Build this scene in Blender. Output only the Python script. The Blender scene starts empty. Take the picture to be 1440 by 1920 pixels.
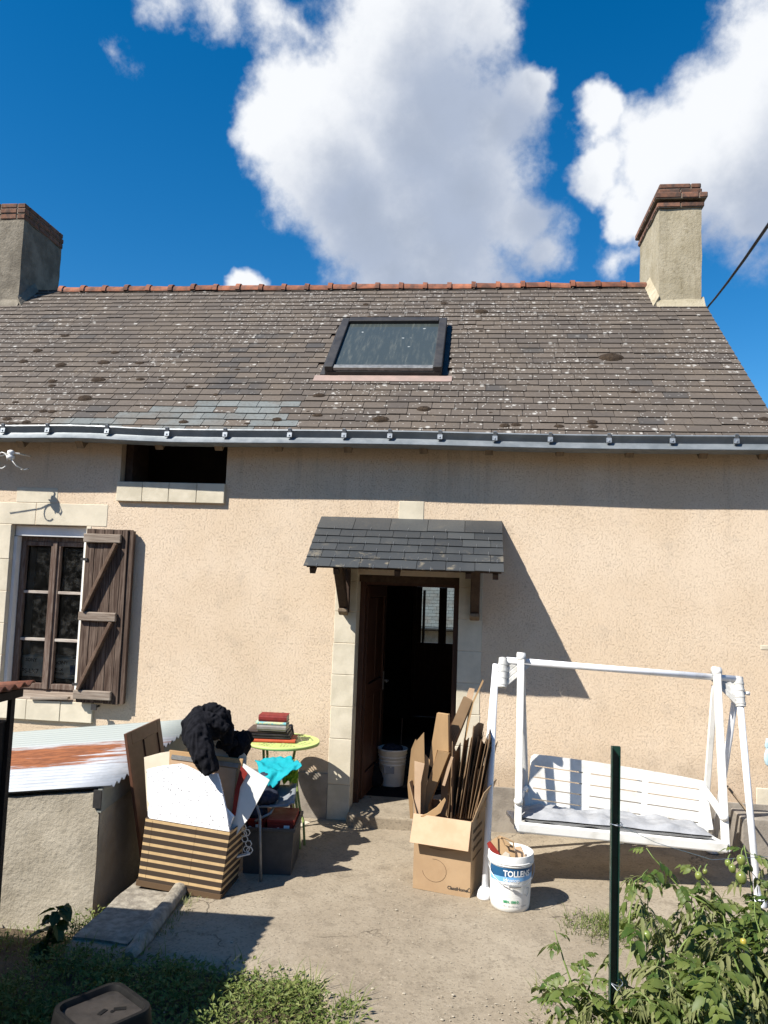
import bpy, bmesh, math, random
from mathutils import Vector, Matrix, Euler, noise
random.seed(7)
R = math.radians
scene = bpy.context.scene
COL = scene.collection

# ------------------------------------------------------------------ camera
CAM = Vector((0.0, -6.8, 2.111))
PITCH, ROLL, YAW = R(4.85), R(2.03), R(-6.67)
FPX = 1443.0                                     # focal length in photo pixels (1440 x 1920)
_f = Vector((math.sin(YAW)*math.cos(PITCH), math.cos(YAW)*math.cos(PITCH), math.sin(PITCH)))
_r = Vector((math.cos(YAW), -math.sin(YAW), 0)); _u = _r.cross(_f)
RT = _r*math.cos(ROLL) + _u*math.sin(ROLL); UP = _u*math.cos(ROLL) - _r*math.sin(ROLL); FW = _f
cam_data = bpy.data.cameras.new('camera'); cam = bpy.data.objects.new('camera', cam_data); COL.objects.link(cam)
cam.matrix_world = Matrix(((RT.x, UP.x, -FW.x, CAM.x), (RT.y, UP.y, -FW.y, CAM.y), (RT.z, UP.z, -FW.z, CAM.z), (0, 0, 0, 1)))
cam_data.sensor_fit = 'VERTICAL'; cam_data.sensor_height = 24.0; cam_data.lens = 24.0*FPX/1920.0
cam_data.clip_start = 0.05; cam_data.clip_end = 2000
scene.camera = cam

def ray(px, py): return RT*((px-720)/FPX) + UP*((960-py)/FPX) + FW
def at_y(px, py, Y): r = ray(px, py); return CAM + r*((Y-CAM.y)/r.y)
def at_z(px, py, Z): r = ray(px, py); return CAM + r*((Z-CAM.z)/r.z)
def at_x(px, py, X): r = ray(px, py); return CAM + r*((X-CAM.x)/r.x)

# ------------------------------------------------------------------ sky, sun, exposure
SUN_D = Vector((0.757, 0.65, -1.02)).normalized()           # direction the light travels
SKY_STRENGTH = 0.064; SUN_STRENGTH = 5.0
scene.view_settings.view_transform = 'Standard'; scene.view_settings.look = 'None'
scene.view_settings.exposure = 0.84; scene.view_settings.gamma = 1.0
scene.view_settings.use_curve_mapping = False
scene.render.engine = 'CYCLES'
sun_data = bpy.data.lights.new('sun', 'SUN'); sun_data.energy = SUN_STRENGTH; sun_data.angle = R(0.53); sun_data.color = (1.0, 0.955, 0.88)
sun = bpy.data.objects.new('sun', sun_data); COL.objects.link(sun)
sun.rotation_euler = SUN_D.to_track_quat('-Z', 'Y').to_euler(); sun.location = (-8, -8, 12)

world = bpy.data.worlds.new('World'); scene.world = world; world.use_nodes = True
world.cycles.sampling_method = 'MANUAL'; world.cycles.sample_map_resolution = 256
class NT:
    """small helper to write node trees as expressions"""
    def __init__(s, tree): s.t = tree; s.n = tree.nodes; s.l = tree.links
    def new(s, kind, **kw):
        n = s.n.new(kind)
        for k, v in kw.items(): setattr(n, k, v)
        return n
    def put(s, sock, v):
        if v is None: return
        if isinstance(v, bpy.types.NodeSocket): s.l.new(v, sock)
        elif hasattr(sock.default_value, '__len__') and not hasattr(v, '__len__'): sock.default_value = [v]*len(sock.default_value)
        elif hasattr(sock.default_value, '__len__') and len(sock.default_value) == 4 and len(v) == 3: sock.default_value = tuple(v)+(1,)
        else: sock.default_value = v
    def m(s, op, a, b=None, c=None, clamp=False):
        n = s.new('ShaderNodeMath', operation=op, use_clamp=clamp)
        for i, v in enumerate((a, b, c)):
            if v is not None: s.put(n.inputs[i], v)
        return n.outputs[0]
    def v(s, op, a, b=None, scale=None):
        n = s.new('ShaderNodeVectorMath', operation=op)
        s.put(n.inputs[0], a); s.put(n.inputs[1], b)
        if scale is not None: s.put(n.inputs['Scale'], scale)
        return n.outputs['Value'] if op in ('DOT_PRODUCT', 'LENGTH', 'DISTANCE') else n.outputs['Vector']
    def noise(s, vec, scale, detail=5, rough=.55, dist=0, color=False):
        n = s.new('ShaderNodeTexNoise'); s.put(n.inputs['Vector'], vec); n.inputs['Scale'].default_value = scale
        n.inputs['Detail'].default_value = detail; n.inputs['Roughness'].default_value = rough; n.inputs['Distortion'].default_value = dist
        return n.outputs['Color'] if color else n.outputs['Fac']
    def vor(s, vec, scale, feature='F1', rnd=1.0, out='Distance'):
        n = s.new('ShaderNodeTexVoronoi', feature=feature); s.put(n.inputs['Vector'], vec); n.inputs['Scale'].default_value = scale
        n.inputs['Randomness'].default_value = rnd
        return n.outputs[out]
    def rng(s, x, a, b, c=0.0, d=1.0, smooth=True):
        n = s.new('ShaderNodeMapRange', interpolation_type='SMOOTHSTEP' if smooth else 'LINEAR', clamp=True)
        for i, v in enumerate((x, a, b, c, d)): s.put(n.inputs[i], v)
        return n.outputs[0]
    def mix(s, fac, a, b, mode='MIX'):
        n = s.new('ShaderNodeMix', data_type='RGBA', blend_type=mode)
        s.put(n.inputs[0], fac); s.put(n.inputs[6], a); s.put(n.inputs[7], b)
        return n.outputs[2]
    def map(s, vec, scale=(1, 1, 1), rot=(0, 0, 0), loc=(0, 0, 0)):
        n = s.new('ShaderNodeMapping'); s.put(n.inputs[0], vec); n.inputs['Location'].default_value = loc
        n.inputs['Rotation'].default_value = rot; n.inputs['Scale'].default_value = scale
        return n.outputs[0]
    def bump(s, h, strength, dist, normal=None):
        n = s.new('ShaderNodeBump'); s.put(n.inputs['Height'], h); n.inputs['Strength'].default_value = strength
        n.inputs['Distance'].default_value = dist; s.put(n.inputs['Normal'], normal)
        return n.outputs[0]
    def sep(s, vec): n = s.new('ShaderNodeSeparateXYZ'); s.put(n.inputs[0], vec); return n.outputs

# cumulus clouds: lumps at fixed sky directions, broken up by noise, plus scattered ones all round the sky
#            px    py   radius  weight
CLOUDS = [(770, 30, 150, 1), (715, 120, 112, 1), (880, 50, 75, 1), (575, 205, 105, 1), (510, 250, 72, 1), (610, 290, 125, 1),
          (770, 240, 170, 1), (925, 225, 85, 1), (985, 175, 38, 1), (670, 380, 110, 1), (760, 420, 160, 1), (890, 350, 120, 1),
          (960, 440, 85, .8), (820, 510, 170, 1), (1015, 490, 55, .62), (720, 490, 90, 1),
          (1470, 80, 110, 1), (1370, 215, 120, 1), (1240, 280, 95, 1), (1120, 235, 48, 1), (1115, 330, 52, 1), (1280, 350, 95, 1),
          (1420, 330, 140, 1), (1390, 430, 50, .8), (1560, 260, 220, 1), (1170, 385, 48, 1),
          (315, 0, 46, .46), (415, 22, 56, .48), (500, 38, 56, .48), (555, 70, 40, .42),
          (468, 534, 38, 1), (235, 100, 36, .28), (1150, 475, 44, .5), (790, 760, 150, .9)]
grp = bpy.data.node_groups.new('cloud_field', 'ShaderNodeTree')
grp.interface.new_socket('Vector', in_out='INPUT', socket_type='NodeSocketVector')
grp.interface.new_socket('Density', in_out='OUTPUT', socket_type='NodeSocketFloat')
g = NT(grp); gi = g.new('NodeGroupInput'); go = g.new('NodeGroupOutput')
d0 = g.v('NORMALIZE', gi.outputs[0])
w1 = g.v('SUBTRACT', g.noise(d0, 7.0, 2, .55, color=True), (.5, .5, .5))
w2 = g.v('SUBTRACT', g.noise(d0, 26.0, 3, .62, color=True), (.5, .5, .5))
dd = g.v('NORMALIZE', g.v('ADD', d0, g.v('ADD', g.v('SCALE', w1, None, .075), g.v('SCALE', w2, None, .040))))
field = None
for (px, py, rad, wt) in CLOUDS:
    c = ray(px, py).normalized(); ang = rad/FPX*1.0
    val = g.m('MULTIPLY', g.m('SUBTRACT', 1.0, g.m('DIVIDE', g.v('DISTANCE', dd, tuple(c)), ang*1.25)), wt)
    field = val if field is None else g.m('SMOOTH_MAX', field, val, .18)
# the rest of the sky: scattered cumulus from noise, away from the lumps listed above
out_of_view = g.rng(g.v('DOT_PRODUCT', d0, tuple(ray(720, 300).normalized())), .80, .62)
gen = g.m('MULTIPLY', g.m('SUBTRACT', g.noise(g.map(d0, (1, 1, 1.9)), 3.1, 3, .55), .575), 3.2)
field = g.m('MAXIMUM', field, g.m('SUBTRACT', g.m('MULTIPLY', gen, out_of_view), g.m('MULTIPLY', g.m('SUBTRACT', 1.0, out_of_view), 1.0)))
fine = g.m('MULTIPLY', g.m('SUBTRACT', g.noise(d0, 20.0, 6, .66), .5), .62)
g.l.new(g.m('ADD', field, fine), go.inputs[0])

wt = NT(world.node_tree); bg = wt.n['Background']
sky = wt.new('ShaderNodeTexSky', sky_type='NISHITA', sun_disc=False, sun_elevation=math.asin(-SUN_D.z),
             sun_rotation=math.atan2(-SUN_D.x, -SUN_D.y), altitude=100.0, air_density=1.0, dust_density=0.15, ozone_density=4.0)
hsv = wt.new('ShaderNodeHueSaturation'); hsv.inputs['Hue'].default_value = .498; hsv.inputs['Saturation'].default_value = 1.38; hsv.inputs['Value'].default_value = 1.25
wt.l.new(sky.outputs[0], hsv.inputs['Color'])
tc = wt.new('ShaderNodeTexCoord'); dirv = tc.outputs['Generated']
def density(vec):
    n = wt.new('ShaderNodeGroup'); n.node_tree = grp; wt.put(n.inputs[0], vec); return n.outputs[0]
den = density(dirv)
toward = UP*1.0 - RT*.45
off = wt.v('NORMALIZE', wt.v('ADD', dirv, tuple(toward.normalized()*.125)))      # how much cloud stands between here and the sun
big = None
for (px, py, rad_, w_) in CLOUDS:
    if rad_ < 75: continue
    c = ray(px, py).normalized()
    val = wt.m('SUBTRACT', 1.0, wt.m('DIVIDE', wt.v('DISTANCE', off, tuple(c)), rad_/FPX*1.25))
    big = val if big is None else wt.m('SMOOTH_MAX', big, val, .25)
den2 = big
alpha = wt.rng(den, .10, .54)
puff = wt.m('SUBTRACT', wt.noise(dirv, 13.0, 5, .62), .5)
shade = wt.rng(wt.m('SUBTRACT', wt.m('ADD', den2, wt.m('MULTIPLY', puff, .85)), wt.m('MULTIPLY', den, .12)), .80, -.25)
thick = wt.rng(den, .45, 1.15)
cloud_lit = wt.mix(shade, (3.9, 4.5, 5.7), (8.3, 8.5, 8.8))
cloud_col = wt.mix(wt.m('MULTIPLY', thick, wt.m('SUBTRACT', 1.0, shade)), cloud_lit, (3.5, 4.05, 5.1))
wt.l.new(wt.mix(alpha, hsv.outputs[0], cloud_col), bg.inputs['Color'])
bg.inputs['Strength'].default_value = SKY_STRENGTH

# ------------------------------------------------------------------ mesh helpers
BASE = {}
def base_of(o): return BASE.get(o.name, Vector((0, 0, 0))) if o else Vector((0, 0, 0))
def tag(o, label=None, cat=None, group=None, kind=None):
    if label: o['label'] = label
    if cat: o['category'] = cat
    if group: o['group'] = group
    if kind: o['kind'] = kind
    return o
def thing(name, label, cat, loc=(0, 0, 0), group=None, rot=(0, 0, 0)):
    o = bpy.data.objects.new(name, None); COL.objects.link(o); o.empty_display_size = .1
    o.location = loc; o.rotation_euler = rot; BASE[o.name] = Vector(loc)
    return tag(o, label, cat, group)
def link(name, me, mat=None, parent=None, loc=(0, 0, 0)):
    if mat and not me.materials: me.materials.append(mat)
    o = bpy.data.objects.new(name, me); COL.objects.link(o); o.location = loc
    if parent: o.parent = parent; BASE[o.name] = base_of(parent)
    return o

class MB:
    def __init__(s): s.v = []; s.f = []; s.c = []
    def add(s, vs, fs, col=None):
        k = len(s.v); s.v += [Vector(p) for p in vs]; s.f += [tuple(i+k for i in f) for f in fs]
        s.c += [col]*len(fs); return s
    def box(s, x0, x1, y0, y1, z0, z1, col=None):
        return s.add([(x0, y0, z0), (x1, y0, z0), (x1, y1, z0), (x0, y1, z0), (x0, y0, z1), (x1, y0, z1), (x1, y1, z1), (x0, y1, z1)],
                     [(0, 3, 2, 1), (4, 5, 6, 7), (0, 1, 5, 4), (1, 2, 6, 5), (2, 3, 7, 6), (3, 0, 4, 7)], col)
    def obox(s, c, ax, ay, az, col=None):            # centre and three half-axis vectors
        c, ax, ay, az = map(Vector, (c, ax, ay, az))
        return s.add([c-ax-ay-az, c+ax-ay-az, c+ax+ay-az, c-ax+ay-az, c-ax-ay+az, c+ax-ay+az, c+ax+ay+az, c-ax+ay+az],
                     [(0, 3, 2, 1), (4, 5, 6, 7), (0, 1, 5, 4), (1, 2, 6, 5), (2, 3, 7, 6), (3, 0, 4, 7)], col)
    def bar(s, a, b, w, h, up=(0, 0, 1)):             # rectangular bar from a to b
        a, b = Vector(a), Vector(b); d = (b-a); n = d.normalized(); u = Vector(up)
        sx = n.cross(u).normalized(); sy = sx.cross(n).normalized()
        return s.obox((a+b)/2, d/2, sx*w/2, sy*h/2)
    def prism(s, poly, off):                          # planar polygon (3-D points) pushed by off
        n = len(poly); off = Vector(off); p = [Vector(q) for q in poly]
        return s.add(p+[q+off for q in p], [tuple(range(n))[::-1], tuple(range(n, 2*n))]+[(i, (i+1) % n, n+(i+1) % n, n+i) for i in range(n)])
    def tube(s, pts, r, n=8, caps=True):
        pts = [Vector(p) for p in pts]; m = len(pts); rr = r if hasattr(r, '__len__') else [r]*m
        k = len(s.v); prev = None; fs = []
        for i, p in enumerate(pts):
            t = (pts[min(i+1, m-1)]-pts[max(i-1, 0)]).normalized()
            if prev is None:
                a = Vector((0, 0, 1)) if abs(t.z) < .9 else Vector((1, 0, 0)); u = t.cross(a).normalized()
            else: u = (prev-t*prev.dot(t)).normalized()
            prev = u; w = t.cross(u)
            for j in range(n):
                an = 2*math.pi*j/n; s.v.append(p+(u*math.cos(an)+w*math.sin(an))*rr[i])
        for i in range(m-1):
            for j in range(n): fs.append((k+i*n+j, k+i*n+(j+1) % n, k+(i+1)*n+(j+1) % n, k+(i+1)*n+j))
        if caps: fs += [tuple(k+j for j in range(n))[::-1], tuple(k+(m-1)*n+j for j in range(n))]
        s.f += fs; s.c += [None]*len(fs); return s
    def lathe(s, prof, c=(0, 0, 0), n=32, close=False):   # (radius, z) profile round the vertical axis at c
        k = len(s.v); c = Vector(c); m = len(prof); fs = []
        for (r, z) in prof:
            for j in range(n): a = 2*math.pi*j/n; s.v.append(c+Vector((r*math.cos(a), r*math.sin(a), z)))
        for i in range(m-1 if not close else m):
            i2 = (i+1) % m
            for j in range(n): fs.append((k+i*n+j, k+i*n+(j+1) % n, k+i2*n+(j+1) % n, k+i2*n+j))
        if not close: fs += [tuple(k+j for j in range(n))[::-1], tuple(k+(m-1)*n+j for j in range(n))]
        s.f += fs; s.c += [None]*len(fs); return s
    def ball(s, c, r, n=10, m=7):
        c = Vector(c); r = Vector(r) if hasattr(r, '__len__') else Vector((r, r, r))
        vs = [c+Vector((0, 0, r.z))]; 
        for i in range(1, m):
            a = math.pi*i/m
            for j in range(n): b = 2*math.pi*j/n; vs.append(c+Vector((r.x*math.sin(a)*math.cos(b), r.y*math.sin(a)*math.sin(b), r.z*math.cos(a))))
        vs.append(c-Vector((0, 0, r.z))); L = len(vs)-1
        fs = [(0, 1+j, 1+(j+1) % n) for j in range(n)]
        for i in range(m-2):
            for j in range(n): fs.append((1+i*n+j, 1+(i+1)*n+j, 1+(i+1)*n+(j+1) % n, 1+i*n+(j+1) % n))
        fs += [(L, 1+(m-2)*n+(j+1) % n, 1+(m-2)*n+j) for j in range(n)]
        return s.add(vs, fs)
    def grid(s, fn, nu, nv):
        k = len(s.v)
        for i in range(nu+1):
            for j in range(nv+1): s.v.append(Vector(fn(i/nu, j/nv)))
        fs = [(k+i*(nv+1)+j, k+(i+1)*(nv+1)+j, k+(i+1)*(nv+1)+j+1, k+i*(nv+1)+j+1) for i in range(nu) for j in range(nv)]
        s.f += fs; s.c += [None]*len(fs); return s
    def mesh(s, name, smooth=False, off=Vector((0, 0, 0)), fix=True):
        me = bpy.data.meshes.new(name); me.from_pydata([tuple(p-off) for p in s.v], [], s.f)
        if any(c is not None for c in s.c):
            at = me.attributes.new('tone', 'FLOAT', 'FACE')
            at.data.foreach_set('value', [c if c is not None else .5 for c in s.c])
        if fix:
            bm = bmesh.new(); bm.from_mesh(me); bmesh.ops.recalc_face_normals(bm, faces=bm.faces); bm.to_mesh(me); bm.free()
        if smooth: me.polygons.foreach_set('use_smooth', [True]*len(me.polygons))
        return me
    def build(s, name, mat, parent=None, smooth=False, bevel=0, local=False, fix=True, seg=2):
        off = Vector((0, 0, 0)) if (local or not parent) else base_of(parent)
        o = link(name, s.mesh(name, smooth, off, fix), mat, parent)
        if bevel:
            b = o.modifiers.new('bevel', 'BEVEL'); b.width = bevel; b.segments = seg; b.limit_method = 'ANGLE'; b.angle_limit = R(40)
        if smooth == 'auto' : pass
        return o
def auto_smooth(o, ang=40):
    me = o.data; bm = bmesh.new(); bm.from_mesh(me)
    for f in bm.faces: f.smooth = True
    for e in bm.edges:
        if len(e.link_faces) == 2 and e.calc_face_angle(0) > R(ang): e.smooth = False
    bm.to_mesh(me); bm.free(); return o
def at_base(b, fn, cat_thing=None): return fn

def flat_shape(name, outline, holes, thick, mat, parent=None, M4=None):
    """a plate in its own x/y plane with real holes, thickness along z, placed by M4"""
    cu = bpy.data.curves.new(name, 'CURVE'); cu.dimensions = '2D'; cu.fill_mode = 'BOTH'; cu.extrude = thick/2
    for poly in [outline]+holes:
        sp = cu.splines.new('POLY'); sp.points.add(len(poly)-1); sp.use_cyclic_u = True
        for i, (x, y) in enumerate(poly): sp.points[i].co = (x, y, 0, 1)
    tmp = bpy.data.objects.new(name+'_tmp', cu); COL.objects.link(tmp)
    me = bpy.data.meshes.new_from_object(tmp); bpy.data.objects.remove(tmp); bpy.data.curves.remove(cu)
    me.materials.clear(); me.name = name
    if M4 is not None: me.transform(M4)
    if parent: me.transform(Matrix.Translation(-base_of(parent)))
    return link(name, me, mat, parent)
def text_mesh(name, body, size, mat, parent, M4, extrude=.0004, align='LEFT', bold=0.0, local=False, sx=1.0):
    cu = bpy.data.curves.new(name, 'FONT'); cu.body = body; cu.size = size; cu.extrude = extrude; cu.align_x = align; cu.offset = bold
    cu.resolution_u = 3
    tmp = bpy.data.objects.new(name+'_tmp', cu); COL.objects.link(tmp)
    me = bpy.data.meshes.new_from_object(tmp); bpy.data.objects.remove(tmp); bpy.data.curves.remove(cu)
    me.materials.clear(); me.name = name; me.transform(Matrix.Diagonal((sx, 1, 1, 1))); me.transform(M4)
    if not local: me.transform(Matrix.Translation(-base_of(parent)))
    return link(name, me, mat, parent)
def frame(o, x, y):            # matrix with origin o, x axis, y axis
    x = Vector(x).normalized(); z = x.cross(Vector(y)).normalized(); y = z.cross(x); o = Vector(o)
    return Matrix(((x.x, y.x, z.x, o.x), (x.y, y.y, z.y, o.y), (x.z, y.z, z.z, o.z), (0, 0, 0, 1)))

# ------------------------------------------------------------------ materials
def mat_new(name):
    m = bpy.data.materials.new(name); m.use_nodes = True
    t = NT(m.node_tree); return m, t, t.n['Principled BSDF']
def pos(t): return t.new('ShaderNodeNewGeometry').outputs['Position']
def objc(t): return t.new('ShaderNodeTexCoord').outputs['Object']
def M(name, c1, c2=None, rough=.75, scale=6, bump=0, bscale=80, metal=0, dist=.004, world_space=True, spec=.35, stretch=(1, 1, 1), var=0.0, lo=.35, hi=.65):
    m, t, b = mat_new(name); p = pos(t) if world_space else objc(t); p = t.map(p, stretch)
    col = c1
    if c2: col = t.mix(t.rng(t.noise(p, scale, 7, .62), lo, hi), c1, c2)
    if var:
        rnd = t.new('ShaderNodeObjectInfo').outputs['Random']
        col = t.mix(1.0, col, t.mix(rnd, (1-var,)*3, (1+var,)*3), 'MULTIPLY')
    t.put(b.inputs['Base Color'], col); b.inputs['Metallic'].default_value = metal
    b.inputs['Specular IOR Level'].default_value = spec
    t.put(b.inputs['Roughness'], t.rng(t.noise(p, scale*2.3, 4), .3, .7, max(rough-.08, .02), min(rough+.08, 1)))
    if bump: t.put(b.inputs['Normal'], t.bump(t.noise(p, bscale, 6, .65), bump, dist))
    return m

def stucco(name, ca, cb, pit=.9, dirt=(.30, .25, .20)):
    m, t, b = mat_new(name); p = pos(t)
    n1 = t.noise(p, 1.1, 6, .6); n2 = t.noise(p, 5, 5, .6)
    col = t.mix(t.rng(n1, .35, .68), ca, cb)
    col = t.mix(t.m('MULTIPLY', t.rng(n2, .52, .8), .28), col, dirt)
    q = t.v('ADD', p, t.v('SCALE', t.noise(p, 75, 2, .5, color=True), None, .014))
    wormA = t.m('ABSOLUTE', t.m('SUBTRACT', t.noise(t.map(q, (.7, 1, 1.25)), 88, 2, .45), .5))      # worm-shaped pits of a ribbed render
    worm = t.rng(wormA, .0, .07); sparse = t.m('MULTIPLY', t.rng(t.noise(p, 60, 2, .5), .47, .60), t.rng(t.noise(p, 3.2, 4, .6), .30, .62, .45, 1.0))
    pits = t.m('SUBTRACT', 1.0, t.m('MULTIPLY', t.m('SUBTRACT', 1.0, worm), sparse))
    col = t.mix(t.m('MULTIPLY', t.m('SUBTRACT', 1.0, pits), .18), col, (.36, .25, .17))
    # faint rain streaks
    st = t.rng(t.noise(t.map(p, (5, 5, .25)), 2.0, 5, .6), .60, .80)
    col = t.mix(t.m('MULTIPLY', st, .22), col, (.42, .33, .25))
    # old stains: a damp, mud-splashed foot, run-off marks below the eaves, warmer rust-coloured patches
    z = t.sep(p)[2]
    foot = t.m('MULTIPLY', t.rng(t.m('ADD', z, t.m('MULTIPLY', t.m('SUBTRACT', t.noise(p, 3.5, 6, .65), .5), .9)), .85, .30), .5)
    col = t.mix(foot, col, (.30, .225, .15))
    run = t.m('MULTIPLY', t.rng(t.noise(t.map(p, (6, 6, .35), loc=(3, 0, 1)), 1.3, 6, .65), .52, .70), t.rng(z, 2.2, 3.2))
    col = t.mix(t.m('MULTIPLY', run, .38), col, (.34, .27, .20))
    warm = t.rng(t.noise(p, .75, 5, .6), .56, .74)
    col = t.mix(t.m('MULTIPLY', warm, .30), col, (.56, .40, .27))
    t.put(b.inputs['Base Color'], col); b.inputs['Roughness'].default_value = .95; b.inputs['Specular IOR Level'].default_value = .1
    h = t.m('ADD', t.m('MULTIPLY', pits, 1.0), t.m('MULTIPLY', t.noise(p, 110, 5, .75), .75))
    t.put(b.inputs['Normal'], t.bump(h, pit, .010)); return m
STUCCO = stucco('wall_render', (.642, .503, .357), (.697, .564, .420), .6)
STONE = M('tuffeau_stone', (.62, .555, .43), (.50, .445, .335), .9, 5, .35, 60, dist=.004)
STONE_B = M('tuffeau_stone_worn', (.52, .465, .355), (.64, .57, .44), .9, 3, .3, 45, dist=.004)
CEMENT = M('plinth_cement', (.20, .175, .145), (.30, .265, .22), .95, 5, .6, 55, dist=.006)
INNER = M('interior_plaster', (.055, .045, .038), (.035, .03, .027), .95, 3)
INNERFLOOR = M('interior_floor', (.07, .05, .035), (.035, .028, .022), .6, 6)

def slate_mat(name, a, b2, lichen=1.0, streak=True):
    m, t, b = mat_new(name); p = pos(t)
    rnd = t.new('ShaderNodeAttribute', attribute_name='tone').outputs['Fac']
    oi = t.new('ShaderNodeObjectInfo').outputs['Random']
    tone = t.m('FRACT', t.m('ADD', rnd, t.m('MULTIPLY', oi, .37)))
    col = t.mix(tone, a, b2)
    col = t.mix(t.m('MULTIPLY', t.rng(t.noise(p, 2.2, 6, .6), .42, .68), .55), col, (.128, .101, .076))
    col = t.mix(t.m('MULTIPLY', t.rng(t.noise(p, 38, 5, .65), .45, .75), .5), col, (.050, .040, .033))
    if lichen:
        sx = t.sep(p)
        area = t.rng(t.noise(p, .85, 4, .6), .42, .66)
        spot = t.v('ADD', p, t.v('SCALE', t.noise(p, 60, 3, .6, color=True), None, .02))
        ds = t.vor(spot, 17); cell = t.vor(spot, 17, out='Color')
        pick = t.rng(t.sep(cell)[0], t.m('SUBTRACT', .93, t.m('MULTIPLY', area, .36)), 1.0)
        w = t.m('MULTIPLY', t.rng(ds, t.m('MULTIPLY', pick, .55), t.m('MULTIPLY', pick, .18)), t.m('GREATER_THAN', pick, .02))
        ds2 = t.vor(spot, 42); pick2 = t.m('GREATER_THAN', t.sep(t.vor(spot, 42, out='Color'))[1], t.m('SUBTRACT', .94, t.m('MULTIPLY', area, .26)))
        w2 = t.m('MULTIPLY', t.rng(ds2, .42, .2), pick2)
        w = t.m('MULTIPLY', t.m('MAXIMUM', w, w2), lichen*.75)
        col = t.mix(w, col, (.47, .45, .41))
        rust = t.m('MULTIPLY', t.rng(t.noise(p, 9, 4, .7), .63, .74), .35*lichen)
        col = t.mix(rust, col, (.19, .14, .085))
    t.put(b.inputs['Base Color'], col); b.inputs['Roughness'].default_value = .82 if lichen else .6
    b.inputs['Specular IOR Level'].default_value = .3
    t.put(b.inputs['Normal'], t.bump(t.noise(t.map(p, (1, 3, 3)), 45, 6, .7), .45, .005)); return m
SLATE = slate_mat('old_roof_slate', (.118, .096, .077), (.082, .068, .057))
SLATE_DARK = slate_mat('dark_roof_slate', (.060, .055, .052), (.075, .066, .058), .35)
SLATE_NEW = slate_mat('replaced_grey_slate', (.165, .178, .172), (.130, .143, .140), .10)
def canopy_slate():
    m, t, b = mat_new('canopy_slate'); p = pos(t); oi = t.new('ShaderNodeObjectInfo').outputs['Random']
    col = t.mix(oi, (.032, .035, .038), (.054, .058, .060))
    col = t.mix(t.m('MULTIPLY', t.rng(t.noise(p, 3, 5, .6), .45, .7), .35), col, (.075, .077, .074))
    low = t.rng(t.sep(p)[2], 2.42, 2.20)                       # limescale blooms gather at the lower courses
    bloom = t.m('MULTIPLY', t.rng(t.noise(p, 9, 6, .7), .55, .68), t.m('ADD', .12, t.m('MULTIPLY', low, .75)))
    col = t.mix(bloom, col, (.21, .18, .13))
    t.put(b.inputs['Base Color'], col); b.inputs['Roughness'].default_value = .5; b.inputs['Specular IOR Level'].default_value = .45
    t.put(b.inputs['Normal'], t.bump(t.noise(t.map(p, (1, 2, 2)), 35, 6, .65), .35, .004)); return m
CANOPY_SLATE = canopy_slate()
TERRA = M('terracotta_ridge', (.29, .105, .055), (.12, .058, .04), .85, 9, .5, 60, var=.35)
BRICK = M('chimney_brick', (.20, .095, .058), (.085, .055, .043), .9, 14, .5, 70, var=.3)
MOSS = M('roof_moss', (.034, .022, .014), (.058, .038, .022), 1.0, 40, 1.0, 110, dist=.02)
MORTAR_L = M('chimney_render_grey', (.13, .112, .085), (.235, .205, .158), .95, 4, .9, 34, dist=.012)
def chimney_render():
    m, t, b = mat_new('chimney_render_yellow'); p = pos(t)
    col = t.mix(t.rng(t.noise(p, 2.4, 7, .65), .35, .66), (.33, .285, .195), (.42, .37, .27))
    col = t.mix(t.m('MULTIPLY', t.rng(t.noise(p, 13, 6, .7), .5, .72), .6), col, (.20, .165, .10))
    st = t.rng(t.noise(t.map(p, (7, 7, .5)), 2, 5, .65), .52, .72)
    col = t.mix(t.m('MULTIPLY', st, .45), col, (.17, .14, .09))
    t.put(b.inputs['Base Color'], col); b.inputs['Roughness'].default_value = .95; b.inputs['Specular IOR Level'].default_value = .1
    t.put(b.inputs['Normal'], t.bump(t.noise(p, 30, 6, .7), .6, .014)); return m
MORTAR_R = chimney_render()
ZINC = M('zinc_gutter', (.165, .185, .20), (.225, .245, .26), .5, 6, .1, 20, metal=.35, spec=.5)
ZINC_D = M('zinc_bracket', (.20, .22, .24), (.30, .32, .34), .5, 20, .1, 40, metal=.5, spec=.5)
LEAD = M('lead_flashing', (.33, .235, .20), (.27, .20, .17), .7, 7, .2, 30)
DARKMETAL = M('skylight_frame_metal', (.030, .028, .027), (.045, .042, .040), .5, 8, .1, 40)
ALU = M('bare_aluminium', (.30, .30, .29), (.20, .20, .19), .45, 20, .1, 50, metal=.5)
def skyglass():
    m, t, b = mat_new('dusty_skylight_glass'); p = pos(t)
    dirt = t.m('MULTIPLY', t.rng(t.noise(t.map(p, (9, 1.2, 1.2)), 3, 6, .65), .45, .75), .55)
    col = t.mix(dirt, (.046, .056, .054), (.12, .125, .105))
    sp = t.rng(t.vor(t.v('ADD', p, t.v('SCALE', t.noise(p, 40, 3, .6, color=True), None, .03)), 9), .16, .08)
    pk = t.m('GREATER_THAN', t.sep(t.vor(p, 9, out='Color'))[0], .72)
    col = t.mix(t.m('MULTIPLY', t.m('MULTIPLY', sp, pk), .8), col, (.40, .42, .40))
    t.put(b.inputs['Base Color'], col); t.put(b.inputs['Roughness'], t.m('ADD', .10, t.m('MULTIPLY', dirt, .5))); b.inputs['Specular IOR Level'].default_value = .55; return m
SKYGLASS = skyglass()
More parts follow.
